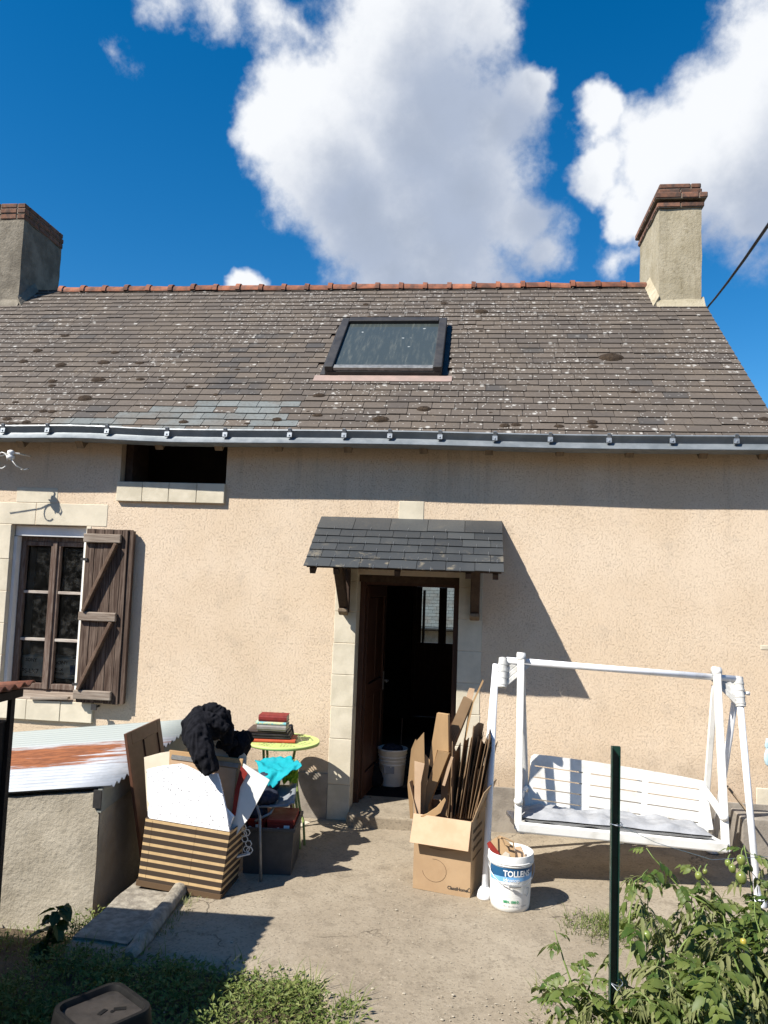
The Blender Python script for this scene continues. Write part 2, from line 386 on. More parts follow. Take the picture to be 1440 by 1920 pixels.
def pane_glass(name='window_glass', dirt=.12):
    m, t, b = mat_new(name); p = pos(t); out = t.n['Material Output']
    tr = t.new('ShaderNodeBsdfTransparent'); tr.inputs[0].default_value = (.80, .84, .85, 1)
    gl = t.new('ShaderNodeBsdfGlossy'); gl.inputs['Roughness'].default_value = .03; gl.inputs['Color'].default_value = (.32, .35, .39, 1)
    fr = t.new('ShaderNodeFresnel'); fr.inputs[0].default_value = 1.5
    mx = t.new('ShaderNodeMixShader'); t.put(mx.inputs[0], fr.outputs[0]); t.l.new(tr.outputs[0], mx.inputs[1]); t.l.new(gl.outputs[0], mx.inputs[2])
    df = t.new('ShaderNodeBsdfDiffuse'); df.inputs[0].default_value = (.33, .32, .29, 1)
    mx2 = t.new('ShaderNodeMixShader'); t.put(mx2.inputs[0], t.m('MULTIPLY', t.rng(t.noise(p, 14, 7, .7), .42, .8), dirt))
    t.l.new(mx.outputs[0], mx2.inputs[1]); t.l.new(df.outputs[0], mx2.inputs[2]); t.l.new(mx2.outputs[0], out.inputs[0]); return m
PANE = pane_glass()
def wood(name, a, b2, c3, axis=(1, 1, 1), rough=.8, bump=.6, sc=26):
    m, t, b = mat_new(name); p = pos(t); oi = t.new('ShaderNodeObjectInfo').outputs['Random']
    q = t.v('ADD', t.map(p, axis), t.m('MULTIPLY', oi, 7.0))
    gr = t.noise(q, sc, 7, .65); gr2 = t.noise(q, sc*.23, 4, .6)
    col = t.mix(t.rng(gr, .35, .65), a, b2); col = t.mix(t.m('MULTIPLY', t.rng(gr2, .45, .7), .8), col, c3)
    t.put(b.inputs['Base Color'], col); b.inputs['Roughness'].default_value = rough; b.inputs['Specular IOR Level'].default_value = .25
    t.put(b.inputs['Normal'], t.bump(gr, bump, .004)); return m
SHUTTER = wood('weathered_shutter_wood', (.048, .028, .019), (.155, .112, .085), (.050, .030, .021), (3, 3, .16))
BATTEN = wood('bleached_batten_wood', (.27, .22, .175), (.15, .11, .082), (.34, .29, .235), (.2, 3, 3))
BRACE = wood('brace_wood', (.10, .062, .040), (.15, .10, .07), (.085, .05, .034), (1, 1, 1))
SASH = wood('peeling_sash_wood', (.10, .062, .046), (.20, .155, .125), (.07, .040, .028), (3, 3, .3))
SASH_W = wood('bleached_sash_wood', (.42, .37, .32), (.30, .25, .21), (.46, .42, .37), (.4, 2, 2))
DOORWOOD = wood('dark_door_wood', (.050, .022, .014), (.078, .036, .022), (.040, .018, .012), (3, 3, .2), .45, .3)
BEAM = wood('dark_beam_wood', (.045, .028, .020), (.070, .045, .032), (.035, .022, .016), (1, 1, 1))
RAFTER = wood('raw_rafter_wood', (.20, .15, .10), (.13, .095, .065), (.24, .18, .12), (2, .3, .3))
PANELWOOD = wood('varnished_panel_wood', (.085, .038, .024), (.12, .058, .036), (.07, .032, .02), (3, .4, .4), .4, .2)
WHITE_PVC = M('white_pvc', (.78, .78, .76), (.70, .70, .68), .45, 5)
PAINT_WHITE = M('white_tube_paint', (.78, .79, .81), (.60, .58, .55), .4, 8, .08, 60, lo=.5, hi=.8)
RESIN = M('aged_white_resin', (.77, .755, .71), (.56, .535, .47), .5, 6, .15, 70, lo=.46, hi=.78)
RESIN_G = M('weathered_grey_joint', (.62, .61, .58), (.42, .41, .38), .7, 18, .3, 60)
CUSHION = M('grey_cushion_fabric', (.36, .365, .375), (.28, .285, .295), .95, 12, .6, 160)
BLACKCLOTH = M('black_knit', (.005, .005, .007), (.009, .009, .012), .95, 30, .5, 260, spec=.15)
NAVY = M('navy_cloth', (.020, .025, .040), (.035, .04, .06), .95, 30, .5, 200, spec=.15)
TURQ = M('turquoise_cloth', (.0, .24, .29), (.0, .30, .34), .8, 9, .3, 120)
LIME = M('lime_cloth', (.42, .50, .02), (.30, .40, .02), .8, 9, .2, 60)
GREENTABLE = M('pale_green_enamel', (.50, .60, .20), (.44, .54, .17), .45, 6)
GREENLEG = M('green_leg_enamel', (.25, .32, .10), (.19, .25, .075), .5, 6)
STEEL = M('dull_steel', (.28, .28, .27), (.20, .20, .19), .45, 20, .1, 60, metal=.5)
GREYTRAY = M('grey_seat_plastic', (.23, .245, .26), (.17, .18, .19), .4, 12)
DKPLASTIC = M('dark_grey_plastic', (.040, .042, .045), (.055, .056, .058), .5, 12, .1, 60)
BROWNPLASTIC = M('brown_black_plastic', (.006, .006, .006), (.012, .0115, .011), .58, 9, .12, 40, spec=.15)
PLANTERBASE = M('dusty_brown_plastic', (.040, .034, .029), (.024, .021, .018), .45, 14, .2, 60, spec=.45)
REDBOX = M('red_carton', (.27, .024, .015), (.20, .018, .013), .6, 10)
REDCLOTH = M('red_book_cloth', (.22, .022, .018), (.15, .016, .014), .7, 20, .3, 200)
CARD = M('cardboard', (.40, .255, .125), (.33, .205, .10), .9, 5, .15, 90, stretch=(1, 1, .35), var=.22)
CARD_PALE = M('pale_cardboard', (.52, .365, .235), (.46, .31, .19), .9, 5, .12, 90, var=.1)
CARD_SHADED = M('shaded_cardboard', (.19, .12, .065), (.12, .075, .042), .9, 8, .15, 90, var=.35)  # cardboard with the shade between packed sheets put into its colour
PAPERBAG = M('kraft_paper', (.42, .28, .15), (.35, .225, .12), .85, 8, .3, 40)
WHITEBOARD = M('white_laminate', (.80, .79, .74), (.74, .73, .68), .5, 5)
BEIGE = M('beige_sheet', (.68, .60, .46), (.60, .52, .40), .8, 5)
PAPER = M('book_pages', (.58, .52, .42), (.45, .40, .32), .9, 50, stretch=(.2, .2, 6))
BUCKETW = M('white_bucket_plastic', (.80, .79, .76), (.72, .70, .64), .4, 8)
BLUE_D = M('dark_blue_print', (.008, .065, .16), (.012, .085, .19), .45, 6)
BLUE_L = M('light_blue_print', (.14, .36, .66), (.22, .45, .72), .45, 6)
INK_W = M('white_print', (.82, .82, .80), None, .5)
INK_G = M('grey_print', (.30, .31, .33), None, .6)
INK_K = M('black_print', (.03, .028, .026), None, .7)
INK_GREEN = M('green_print', (.03, .30, .12), None, .6)
INK_BROWN = M('brown_print', (.10, .06, .03), None, .8)
GREENSTEEL = M('dark_green_post_paint', (.006, .030, .022), (.010, .045, .032), .35, 18, .15, 60, spec=.55)
WIRE = M('galvanised_wire', (.42, .44, .46), None, .35, metal=.7)
CABLE = M('black_cable', (.012, .011, .011), None, .7)
CERAMIC = M('white_ceramic', (.78, .77, .74), (.66, .65, .6), .3, 12)
def patio_mat():
    m, t, b = mat_new('worn_patio_concrete'); p = pos(t)
    col = t.mix(t.rng(t.noise(p, .9, 7, .65), .35, .66), (.255, .210, .152), (.325, .275, .205))
    col = t.mix(t.m('MULTIPLY', t.rng(t.noise(p, 5.5, 7, .68), .48, .70), .55), col, (.165, .135, .098))
    col = t.mix(t.m('MULTIPLY', t.rng(t.noise(p, 26, 6, .7), .50, .72), .45), col, (.39, .33, .25))
    gr = t.vor(p, 85); col = t.mix(t.m('MULTIPLY', t.rng(t.sep(t.vor(p, 85, out='Color'))[0], .7, 1.0), .45), col, (.13, .105, .075))
    ck = t.vor(t.v('ADD', p, t.v('SCALE', t.noise(p, 3, 5, .6, color=True), None, .5)), .85, 'DISTANCE_TO_EDGE')
    crack = t.m('MULTIPLY', t.rng(ck, .010, .002), t.rng(t.noise(p, 1.7, 3), .5, .6))
    col = t.mix(t.m('MULTIPLY', crack, .7), col, (.07, .055, .04))
    t.put(b.inputs['Base Color'], col); b.inputs['Roughness'].default_value = .95; b.inputs['Specular IOR Level'].default_value = .12
    h = t.m('ADD', t.m('MULTIPLY', t.noise(p, 60, 6, .75), 1.0), t.m('MULTIPLY', t.noise(p, 9, 5, .6), 1.2))
    h = t.m('SUBTRACT', h, crack)
    t.put(b.inputs['Normal'], t.bump(h, .5, .007)); return m
PATIO = patio_mat()
GRIT = M('pale_grit', (.40, .35, .27), (.27, .23, .17), .95, 40)
SOIL = M('soil', (.085, .060, .038), (.13, .098, .06), 1.0, 7, 1.0, 50, dist=.02)
SLABSTONE = M('lichen_slab', (.19, .165, .13), (.33, .295, .235), .95, 17, .8, 40, dist=.01)
CELLAR = M('cellar_render', (.40, .355, .28), (.32, .28, .215), .97, 4, .6, 30, dist=.016)
ASBESTOS = M('grey_gable_sheet', (.27, .28, .25), (.20, .205, .18), .9, 4, .4, 40)
def sheet_mat():
    m, t, b = mat_new('corrugated_iron'); p = pos(t); s = t.sep(p)
    # the middle sheet has lost its zinc coat: rust with ragged streaks along the corrugations
    band = t.m('ADD', s[1], t.m('MULTIPLY', t.m('SUBTRACT', t.noise(t.map(p, (.8, 14, 1)), 2.2, 5, .65), .5), .42))
    r = t.m('MULTIPLY', t.rng(band, -1.28, -1.20), t.rng(band, -.62, -.74))
    worn = t.rng(t.noise(t.map(p, (1.2, 30, 1)), 1.6, 5, .65), t.rng(s[0], -3.3, -2.3, .62, .36), t.rng(s[0], -3.3, -2.3, .74, .48))
    r = t.m('MULTIPLY', r, t.m('SUBTRACT', 1.0, t.m('MULTIPLY', worn, .85)))
    zinc = t.mix(t.rng(t.noise(p, 6, 6, .65), .4, .65), (.37, .39, .42), (.30, .32, .345))
    zinc = t.mix(t.rng(s[1], -.75, -.55), zinc, (.27, .295, .28))
    rust = t.mix(t.rng(t.noise(t.map(p, (2, 20, 1)), 4, 5, .6), .35, .65), (.24, .082, .030), (.14, .046, .018))
    t.put(b.inputs['Base Color'], t.mix(r, zinc, rust)); t.put(b.inputs['Roughness'], t.m('ADD', .48, t.m('MULTIPLY', r, .4)))
    b.inputs['Metallic'].default_value = 0.0; b.inputs['Specular IOR Level'].default_value = .4; return m
SHEET = sheet_mat()
def stripes():
    m, t, b = mat_new('striped_card'); p = objc(t); s = t.sep(p)
    w = t.m('FRACT', t.m('ADD', t.m('MULTIPLY', s[2], 1/.0500), .35))
    k = t.m('MULTIPLY', t.rng(w, .0, .03), t.rng(w, .40, .37))
    tan = t.mix(t.rng(t.noise(p, 20, 4), .35, .65), (.56, .385, .19), (.49, .33, .16)); dk = (.042, .026, .015)
    t.put(b.inputs['Base Color'], t.mix(k, dk, tan)); b.inputs['Roughness'].default_value = .8
    t.put(b.inputs['Normal'], t.bump(t.noise(p, 60, 4), .15, .003)); return m
STRIPES = stripes()
def speckle():
    m, t, b = mat_new('speckled_polystyrene'); p = objc(t)
    q = t.v('ADD', p, t.v('SCALE', t.noise(p, 60, 2, color=True), None, .012))
    d = t.vor(q, 55); pk = t.m('GREATER_THAN', t.sep(t.vor(q, 55, out='Color'))[0], .66)
    k = t.m('MULTIPLY', t.rng(d, .34, .2), pk)
    t.put(b.inputs['Base Color'], t.mix(t.m('MULTIPLY', k, .8), (.82, .82, .83), (.16, .15, .15))); b.inputs['Roughness'].default_value = .8
    t.put(b.inputs['Normal'], t.bump(t.vor(p, 130), .2, .003)); return m
POLY = speckle()
def leafmat(name, a, b2, trans=.35, rough=.5):
    m, t, b = mat_new(name); oi = t.new('ShaderNodeObjectInfo').outputs['Random']
    an = t.new('ShaderNodeAttribute', attribute_name='tone').outputs['Fac']
    k = t.m('FRACT', t.m('ADD', an, oi)); p = pos(t)
    col = t.mix(k, a, b2); col = t.mix(t.m('MULTIPLY', t.rng(t.noise(p, 60, 4), .45, .7), .35), col, (.13, .14, .035))
    t.put(b.inputs['Base Color'], col); b.inputs['Roughness'].default_value = rough; b.inputs['Specular IOR Level'].default_value = .35
    tl = t.new('ShaderNodeBsdfTranslucent'); t.put(tl.inputs[0], t.mix(.5, col, (.16, .22, .02)))
    mx = t.new('ShaderNodeMixShader'); mx.inputs[0].default_value = trans
    t.l.new(b.outputs[0], mx.inputs[1]); t.l.new(tl.outputs[0], mx.inputs[2]); t.l.new(mx.outputs[0], t.n['Material Output'].inputs[0]); return m
TOMLEAF = leafmat('tomato_leaf', (.040, .085, .014), (.150, .185, .045))
TOMSTEM = M('tomato_stem', (.16, .22, .055), (.12, .17, .04), .6, 20)
TOMATO = M('green_tomato', (.13, .18, .040), (.20, .22, .055), .25, 9, spec=.5, var=.15)
TOMATO_Y = M('ripening_tomato', (.36, .31, .05), (.33, .24, .04), .25, 9, spec=.5)
WEED = leafmat('weed_leaf', (.075, .125, .020), (.22, .24, .07), .3, .6)
DRYLEAF = leafmat('wilted_leaf', (.17, .19, .065), (.23, .235, .10), .3, .65)
SAPLEAF = leafmat('sapling_leaf', (.020, .045, .010), (.035, .065, .015), .25, .5)
ROOFTILE = M('shed_roof_tile', (.24, .085, .045), (.11, .05, .032), .85, 12, .5, 60, var=.3)
SHEDWALL = wood('shaded_shed_board', (.020, .014, .011), (.032, .022, .017), (.016, .011, .009), (2, 2, .3))  # near-black tone puts the shade of this wall into the boards
# ------------------------------------------------------------------ ground, patio
def smooth01(a, b, x): t = max(0, min(1, (x-a)/(b-a))); return t*t*(3-2*t)
def ground_h(x, y):
    h = -.045
    dip = smooth01(-2.20, -2.55, x)*smooth01(.5, -1.2, y); h -= .25*dip*smooth01(-9, -5, y)
    h += .02*noise.noise((x*.9, y*.9, 0))*smooth01(-1.6, -3.0, y)
    rise = smooth01(-3.6, -6.2, y); h = h*(1-rise)+.50*rise
    h += .36*max(0, min(-8-y, 34))                  # unseen bank added behind the camera to cut low-sky fill
    return h
xs = sorted(set([-90, -60, -40, -25, -15, -10] + [-8+.25*i for i in range(65)] + [10, 15, 25, 40, 60, 90]))
ys = sorted(set([-60, -40, -25, -15, -10] + [-8+.25*i for i in range(65)] + [10, 15, 25, 40, 70, 120]))
g = MB(); idx = {}
for i, x in enumerate(xs):
    for j, y in enumerate(ys): idx[i, j] = len(g.v); g.v.append(Vector((x, y, ground_h(x, y))))
for i in range(len(xs)-1):
    for j in range(len(ys)-1): g.f.append((idx[i, j], idx[i+1, j], idx[i+1, j+1], idx[i, j+1])); g.c.append(None)
tag(g.build('ground', SOIL, smooth=True), kind='structure')
def patio_edge(x):                                # front edge of the concrete, broken and wavy
    e = -2.62 - 1.2*smooth01(-.80, -.38, x) + 1.35*smooth01(.45, 1.0, x)
    return e + .07*noise.noise((x*2.3, 3.1, 0)) + .03*noise.noise((x*9, 1.1, 0))
pm = MB(); NX, NY = 90, 60
def patio_pt(u, v):
    x = -2.20 + 8.2*u + (.03*noise.noise((v*9, 5, 0)) if u == 0 else 0); e = patio_edge(x); y = .02 + (e-.02)*v
    z = .010*noise.noise((x*1.3, y*1.3, 2)) + .004*noise.noise((x*5, y*5, 4)) - .028*smooth01(.96, 1, v)
    return (x, y, z)
pm.grid(patio_pt, NX, NY)
k = len(pm.v)
for i in range(NX):
    a, b = i*(NY+1)+NY, (i+1)*(NY+1)+NY
    pa, pb = pm.v[a], pm.v[b]; pm.add([pa, pb, pb-Vector((0, -.01, .5)), pa-Vector((0, -.01, .5))], [(0, 1, 2, 3)])
for j in range(NY):
    pa, pb = pm.v[j], pm.v[j+1]; pm.add([pa, pb, pb-Vector((0, 0, .6)), pa-Vector((0, 0, .6))], [(0, 1, 2, 3)])
tag(pm.build('patio', PATIO, smooth=True), kind='structure')

# ------------------------------------------------------------------ the house
house = thing('house', 'low rendered cottage with slate roof, two chimneys, open door and shuttered window', 'house')
XL, XR, DEPTH, WT = -7.6, 2.495, 5.0, .45
PS = math.tan(R(41.3)); COS, SIN = math.cos(R(41.3)), math.sin(R(41.3))
def roof_z(y): return 3.30 + (y+.25)*PS
RIDGE_Y = 2.5; RIDGE_Z = roof_z(RIDGE_Y)
DX0, DX1, DZ0, DZ1 = -1.010, -.107, .095, 2.13
WX0, WX1, WZ0, WZ1 = -4.325, -3.576, .885, 2.487
VX0, VX1, VZ0, VZ1 = -3.285, -2.265, 2.914, 3.36
def wall_grid(xs, zs, is_open, y0, y1, ztop=None):
    b = MB(); nx, nz = len(xs)-1, len(zs)-1
    solid = lambda i, j: 0 <= i < nx and 0 <= j < nz and not is_open((xs[i]+xs[i+1])/2, (zs[j]+zs[j+1])/2)
    for i in range(nx):
        for j in range(nz):
            if not solid(i, j): continue
            x0, x1, z0, z1 = xs[i], xs[i+1], zs[j], zs[j+1]
            b.add([(x0, y0, z0), (x1, y0, z0), (x1, y0, z1), (x0, y0, z1)], [(0, 1, 2, 3)])
            b.add([(x0, y1, z0), (x1, y1, z0), (x1, y1, z1), (x0, y1, z1)], [(3, 2, 1, 0)])
            if not solid(i-1, j): b.add([(x0, y0, z0), (x0, y1, z0), (x0, y1, z1), (x0, y0, z1)], [(3, 2, 1, 0)])
            if not solid(i+1, j): b.add([(x1, y0, z0), (x1, y1, z0), (x1, y1, z1), (x1, y0, z1)], [(0, 1, 2, 3)])
            if not solid(i, j-1): b.add([(x0, y0, z0), (x1, y0, z0), (x1, y1, z0), (x0, y1, z0)], [(3, 2, 1, 0)])
            if not solid(i, j+1): b.add([(x0, y0, z1), (x1, y0, z1), (x1, y1, z1), (x0, y1, z1)], [(0, 1, 2, 3)])
    return b
def hole(x, z): return (DX0 < x < DX1 and z < DZ1 and z > DZ0) or (WX0 < x < WX1 and WZ0 < z < WZ1) or (VX0 < x < VX1 and VZ0 < z < VZ1)
wall_grid([XL, WX0, WX1, VX0, VX1, DX0, DX1, XR], [-.5, DZ0, WZ0, DZ1, WZ1, VZ0, VZ1, 3.42], hole, 0, WT).build('front_wall', STUCCO, house, fix=False)
# back wall with the glazed back door
BX0, BX1, BZ0, BZ1 = -.86, -.12, .09, 2.06
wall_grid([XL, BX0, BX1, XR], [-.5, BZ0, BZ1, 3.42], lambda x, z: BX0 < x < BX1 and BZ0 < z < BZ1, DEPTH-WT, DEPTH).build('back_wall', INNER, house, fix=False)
for gx0, gx1 in ((XR-.4, XR), (XL, XL+.4)):
    MB().prism([(gx0, WT, -.5), (gx0, DEPTH-WT, -.5), (gx0, DEPTH-WT, roof_z(WT)-.12), (gx0, RIDGE_Y, RIDGE_Z-.12), (gx0, WT, roof_z(WT)-.12)], (gx1-gx0, 0, 0)).build('gable_wall', STUCCO, house)
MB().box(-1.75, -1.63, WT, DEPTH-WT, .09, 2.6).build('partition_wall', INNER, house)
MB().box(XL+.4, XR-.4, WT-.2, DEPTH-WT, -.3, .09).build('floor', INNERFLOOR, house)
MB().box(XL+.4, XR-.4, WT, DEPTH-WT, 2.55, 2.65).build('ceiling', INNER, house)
MB().box(XL+.02, DX0-.196, -.012, .05, -.45, .39).build('plinth', CEMENT, house, bevel=.004)
MB().box(.100, XR-.01, -.012, .05, -.45, .37).build('plinth', CEMENT, house, bevel=.004)
MB().box(DX0+.004, DX1-.004, -.16, .46, -.2, .101).build('doorstep', PATIO, house, bevel=.015)

# stones of the door surround, lintels and sills, each block its own piece
def stone(x0, x1, z0, z1, y0=-.003, y1=.12, mat=None, g=.0014):
    m = MB().box(x0+g, x1-g, y0-random.uniform(0, .003), y1, z0+g, z1-g)
    return m.build('stone', mat or random.choice((STONE, STONE_B)), house, bevel=.004, seg=1)
zl = [-.05, .30, .690, .966, 1.243, 1.519, 1.796, 2.07, 2.345]
for a, b in zip(zl, zl[1:]): stone(-1.207+random.uniform(-.004, .004), DX0+.003, a, b, y1=.2)
zr = [-.05, .13, .41, .69, .959, 1.226, 1.499, 1.775, 2.05, 2.345]
for a, b in zip(zr, zr[1:]): stone(DX1-.003, .098+random.uniform(-.004, .004), a, b, y1=.2)
for a, b in ((-1.0, -.665), (-.665, -.437), (-.437, -.11)): stone(a, b, 2.345, 2.62 if a != -.665 else 2.795, y1=.1)
for a, b in ((-4.75, -4.09), (-4.09, -3.38)): stone(a, b, 2.487, 2.695, y1=.14)
stone(-4.30, -3.883, 2.695, 2.84, y1=.04)
for a, b in ((.70, .98), (.98, 1.27), (1.27, 1.56), (1.56, 1.86), (1.86, 2.16), (2.16, 2.487)): stone(-4.56, WX0+.003, a, b, y1=.14)
for a, b in ((.885, 1.4), (1.4, 1.95), (1.95, 2.487)): stone(WX1-.003, -3.53, a, b, y1=.14)
for a, b in ((-4.42, -4.03), (-4.03, -3.70), (-3.70, -3.392)): stone(a, b, .698, .880, y0=-.03, y1=.2)
for a, b in ((-3.295, -3.045), (-3.045, -2.79), (-2.79, -2.525), (-2.525, -2.262)): stone(a, b, 2.728, 2.912, y0=-.035, y1=.3, mat=STONE)
MB().box(VX0+.003, VX0+.075, .09, .44, VZ0+.002, 3.36).build('loft_post', BEAM, house)
MB().box(VX0+.003, VX1-.003, .30, .44, VZ0+.002, VZ0+.02).build('loft_sill_board', BEAM, house)
stone(2.36, XR+.004, 0, .5, y0=-.004); stone(2.40, XR+.004, 1.62, 1.66, y0=-.003, mat=STONE)

# ---- roof: boarded decks, then slates one by one
roof = MB()
def slab(pts, off): roof.prism(pts, off)
TH = Vector((0, SIN, -COS))*.05
slab([(XL, -.20, roof_z(-.20)-.006), (2.535, -.20, roof_z(-.20)-.006), (2.535, RIDGE_Y, RIDGE_Z-.006), (XL, RIDGE_Y, RIDGE_Z-.006)], (0, 0, -.06))
slab([(XL, DEPTH+.20, roof_z(-.20)-.006), (2.535, DEPTH+.20, roof_z(-.20)-.006), (2.535, RIDGE_Y+.001, RIDGE_Z-.006), (XL, RIDGE_Y+.001, RIDGE_Z-.006)], (0, 0, -.06))
roof = roof.build('roof', BEAM, house)
NRM = Vector((0, -SIN, COS)); UPS = Vector((0, COS, SIN)); V0 = Vector((0, -.205, roof_z(-.205)))
def RP(x, v, h): return Vector((x, V0.y, V0.z)) + UPS*v + NRM*h
GAUGE, LEN = .1205, .205
VMAX = (RIDGE_Y+.205)/COS
slates = []
rows = int(VMAX/GAUGE)+1
def pxy(p):
    q = p-CAM; z = q.dot(FW); return 720+FPX*q.dot(RT)/z, 960-FPX*q.dot(UP)/z
for r in range(rows):
    v = r*GAUGE; x = -7.0 + (r % 2)*.105 + random.uniform(-.03, .03)
    while x < 2.53:
        w = random.choice((.19, .20, .21, .21, .22, .23)); x1 = min(x+w, 2.548+random.uniform(-.008, .004))
        if 2.548-x1 < .07: x1 = 2.546
        px, py = pxy(RP((x+x1)/2, v+.06, 0))
        kind = 'old'
        if 752+(560-px)*.02 < py < 830 and 90 < px < 545:
            lim = 765 - 28*smooth01(330, 430, px) + 22*smooth01(330, 150, px)
            if py > lim and random.random() < .93: kind = 'new'
        if 395 < px < 545 and 630 < py < 745 and abs(px-(535-(py-640)*1.0)) < 60 and random.random() < .55: kind = 'dark'
        if random.random() < .012: kind = 'dark'
        if abs(px-1265) < 22 and abs(py-744) < 6: kind = 'new2'
        sky_hole = -1.52 < (x+x1)/2 < -.36 and .62 < v*COS-.2 < 1.55
        if px > -90 and x1-x > .03 and not sky_hole: slates.append((x, x1, v, kind, random.random(), random.gauss(0, 1), py))
        x = x1 if x1 < 2.53 else 99
def slate_box(b, x0, x1, v, tone, jit, L=LEN, t=.0055):
    g = .0028; j = .0016*jit; dv = .0035*jit
    lo, hi = .0165+abs(j), .001
    if v+L > VMAX: L = VMAX-v
    pts = [RP(x0+g, v+dv, lo), RP(x1-g, v+dv+.0018*math.sin(jit*9), lo), RP(x1-g, v+L, hi), RP(x0+g, v+L, hi)]
    b.add(pts+[p-NRM*t for p in pts], [(0, 1, 2, 3), (7, 6, 5, 4), (0, 4, 5, 1), (1, 5, 6, 2), (2, 6, 7, 3), (3, 7, 4, 0)], tone)
slates.sort(key=lambda s: -s[6])
MATS = {'old': SLATE, 'dark': SLATE_DARK, 'new': SLATE_NEW, 'new2': SLATE_DARK}
visible = [s for s in slates if s[6] < 812]
single = visible[:300]; ids = set(id(s) for s in single)
for s in single:
    b = MB(); slate_box(b, s[0], s[1], s[2], s[4], s[5]); b.build('slate', MATS[s[3]], roof, fix=False)
for kind in ('old', 'dark', 'new'):
    b = MB()
    for s in slates:
        if id(s) not in ids and (s[3] == kind or (kind == 'dark' and s[3] == 'new2')): slate_box(b, s[0], s[1], s[2], s[4], s[5])
    if b.f: tag(b.build('slate_courses', MATS[kind], roof, fix=False), kind='stuff')
b = MB()                                            # back slope, never seen from the garden
for r in range(12):
    v = r*.30
    b.prism([(XL, DEPTH+.2-v*COS, roof_z(-.2)+v*SIN+.02), (2.54, DEPTH+.2-v*COS, roof_z(-.2)+v*SIN+.02), (2.54, DEPTH+.2-(v+.31)*COS, roof_z(-.2)+(v+.31)*SIN+.004), (XL, DEPTH+.2-(v+.31)*COS, roof_z(-.2)+(v+.31)*SIN+.004)], (0, 0, -.01))
tag(b.build('slate_courses', SLATE, roof, fix=True), kind='stuff')
# moss cushions where the photo has them
for px, py, w in [(45, 680, 8), (72, 660, 8), (115, 687, 10), (122, 632, 7), (100, 717, 8), (98, 726, 7), (185, 715, 12), (195, 682, 10), (216, 663, 7), (262, 683, 7), (264, 714, 8), (160, 749, 12),
                  (303, 714, 5), (338, 661, 6), (356, 728, 7), (30, 757, 6), (82, 773, 7), (98, 774, 7), (14, 788, 8), (50, 794, 8), (22, 798, 9), (345, 794, 9), (464, 797, 6), (446, 695, 5), (405, 742, 5), (520, 789, 9),
                  (598, 744, 11), (596, 781, 9), (713, 789, 15), (795, 769, 12), (686, 573, 6), (694, 598, 8), (833, 571, 7), (903, 587, 11), (733, 598, 5), (840, 665, 5), (578, 774, 4), (946, 801, 10),
                  (967, 799, 9), (1048, 802, 9), (1110, 794, 10), (1112, 803, 9), (1188, 737, 6), (1432, 788, 8), (1146, 673, 18), (990, 722, 4), (920, 776, 4), (641, 787, 4), (902, 623, 4)]:
    t_ = ray(px, py); k = (roof_z(CAM.y)-CAM.z)/(t_.z-t_.y*PS); c = CAM+t_*k; s_ = w*1.18*(c-CAM).length/FPX
    b = MB()
    nb, mb_ = 11, 5
    for i in range(mb_+1):
        for j in range(nb):
            a = 2*math.pi*j/nb; q = i/mb_; rr = s_*q*(1+.22*noise.noise((px+math.cos(a)*1.5, py+math.sin(a)*1.5, 0)))
            p = c + Vector((1, 0, 0))*math.cos(a)*rr + UPS*math.sin(a)*rr*.62 + NRM*(.010 + .36*s_*(1-q*q)**.6*(1+.3*noise.noise((px+i, j*1.7, 1))))
            b.v.append(p)
    for i in range(mb_):
        for j in range(nb): b.f.append((i*nb+j, i*nb+(j+1) % nb, (i+1)*nb+(j+1) % nb, (i+1)*nb+j)); b.c.append(None)
    b.build('moss_cushion', MOSS, roof, smooth=True)
# ridge tiles
nr = 26; x = -5.46; step = (1.99+5.46)/25
x = -7.5
xi = -5.46-6*step
def ridge_tile(x0):
    b = MB(); z0 = RIDGE_Z-.035+random.uniform(-.006, .006); tilt = random.uniform(-.006, .006)
    def ring(xx, rad, lift, n=10):
        return [Vector((xx, RIDGE_Y+rad*math.cos(math.pi*j/n), z0+lift+rad*math.sin(math.pi*j/n))) for j in range(n+1)]
    prof = [(x0+.055, .088), (x0+step-.002, .083)]
    col = [(x0-.002, .108), (x0+.052, .104)]
    for pr in (prof, col):
        ra, rb = ring(pr[0][0], pr[0][1], 0), ring(pr[1][0], pr[1][1], tilt); k = len(b.v); n = len(ra)
        ia = [p.copy() for p in ring(pr[0][0], pr[0][1]-.016, 0)]; ib = ring(pr[1][0], pr[1][1]-.016, tilt)
        b.v += ra+rb+ia+ib
        for j in range(n-1):
            b.f += [(k+j, k+j+1, k+n+j+1, k+n+j), (k+2*n+j, k+3*n+j, k+3*n+j+1, k+2*n+j+1), (k+j, k+2*n+j, k+2*n+j+1, k+j+1), (k+n+j, k+n+j+1, k+3*n+j+1, k+3*n+j)]
            b.c += [None]*4
    return auto_smooth(b.build('ridge_tile', TERRA, roof), 50)
for i in range(0, 25): ridge_tile(-5.46+i*step)

# rafters under the eaves and in the loft opening
for x in (-4.9, -4.2, -3.62, -2.86, -2.30, -1.75, -1.12, -.45, .12, .72, 1.30, 1.9, 2.38):
    m = MB().bar((x, -.17, roof_z(-.17)-.135), (x, .55, roof_z(.55)-.135), .07, .10); m.build('rafter', RAFTER, roof)
MB().box(VX0-.2, VX1+.2, WT+.5, WT+.6, 2.66, 3.9).build('loft_board', INNER, house)

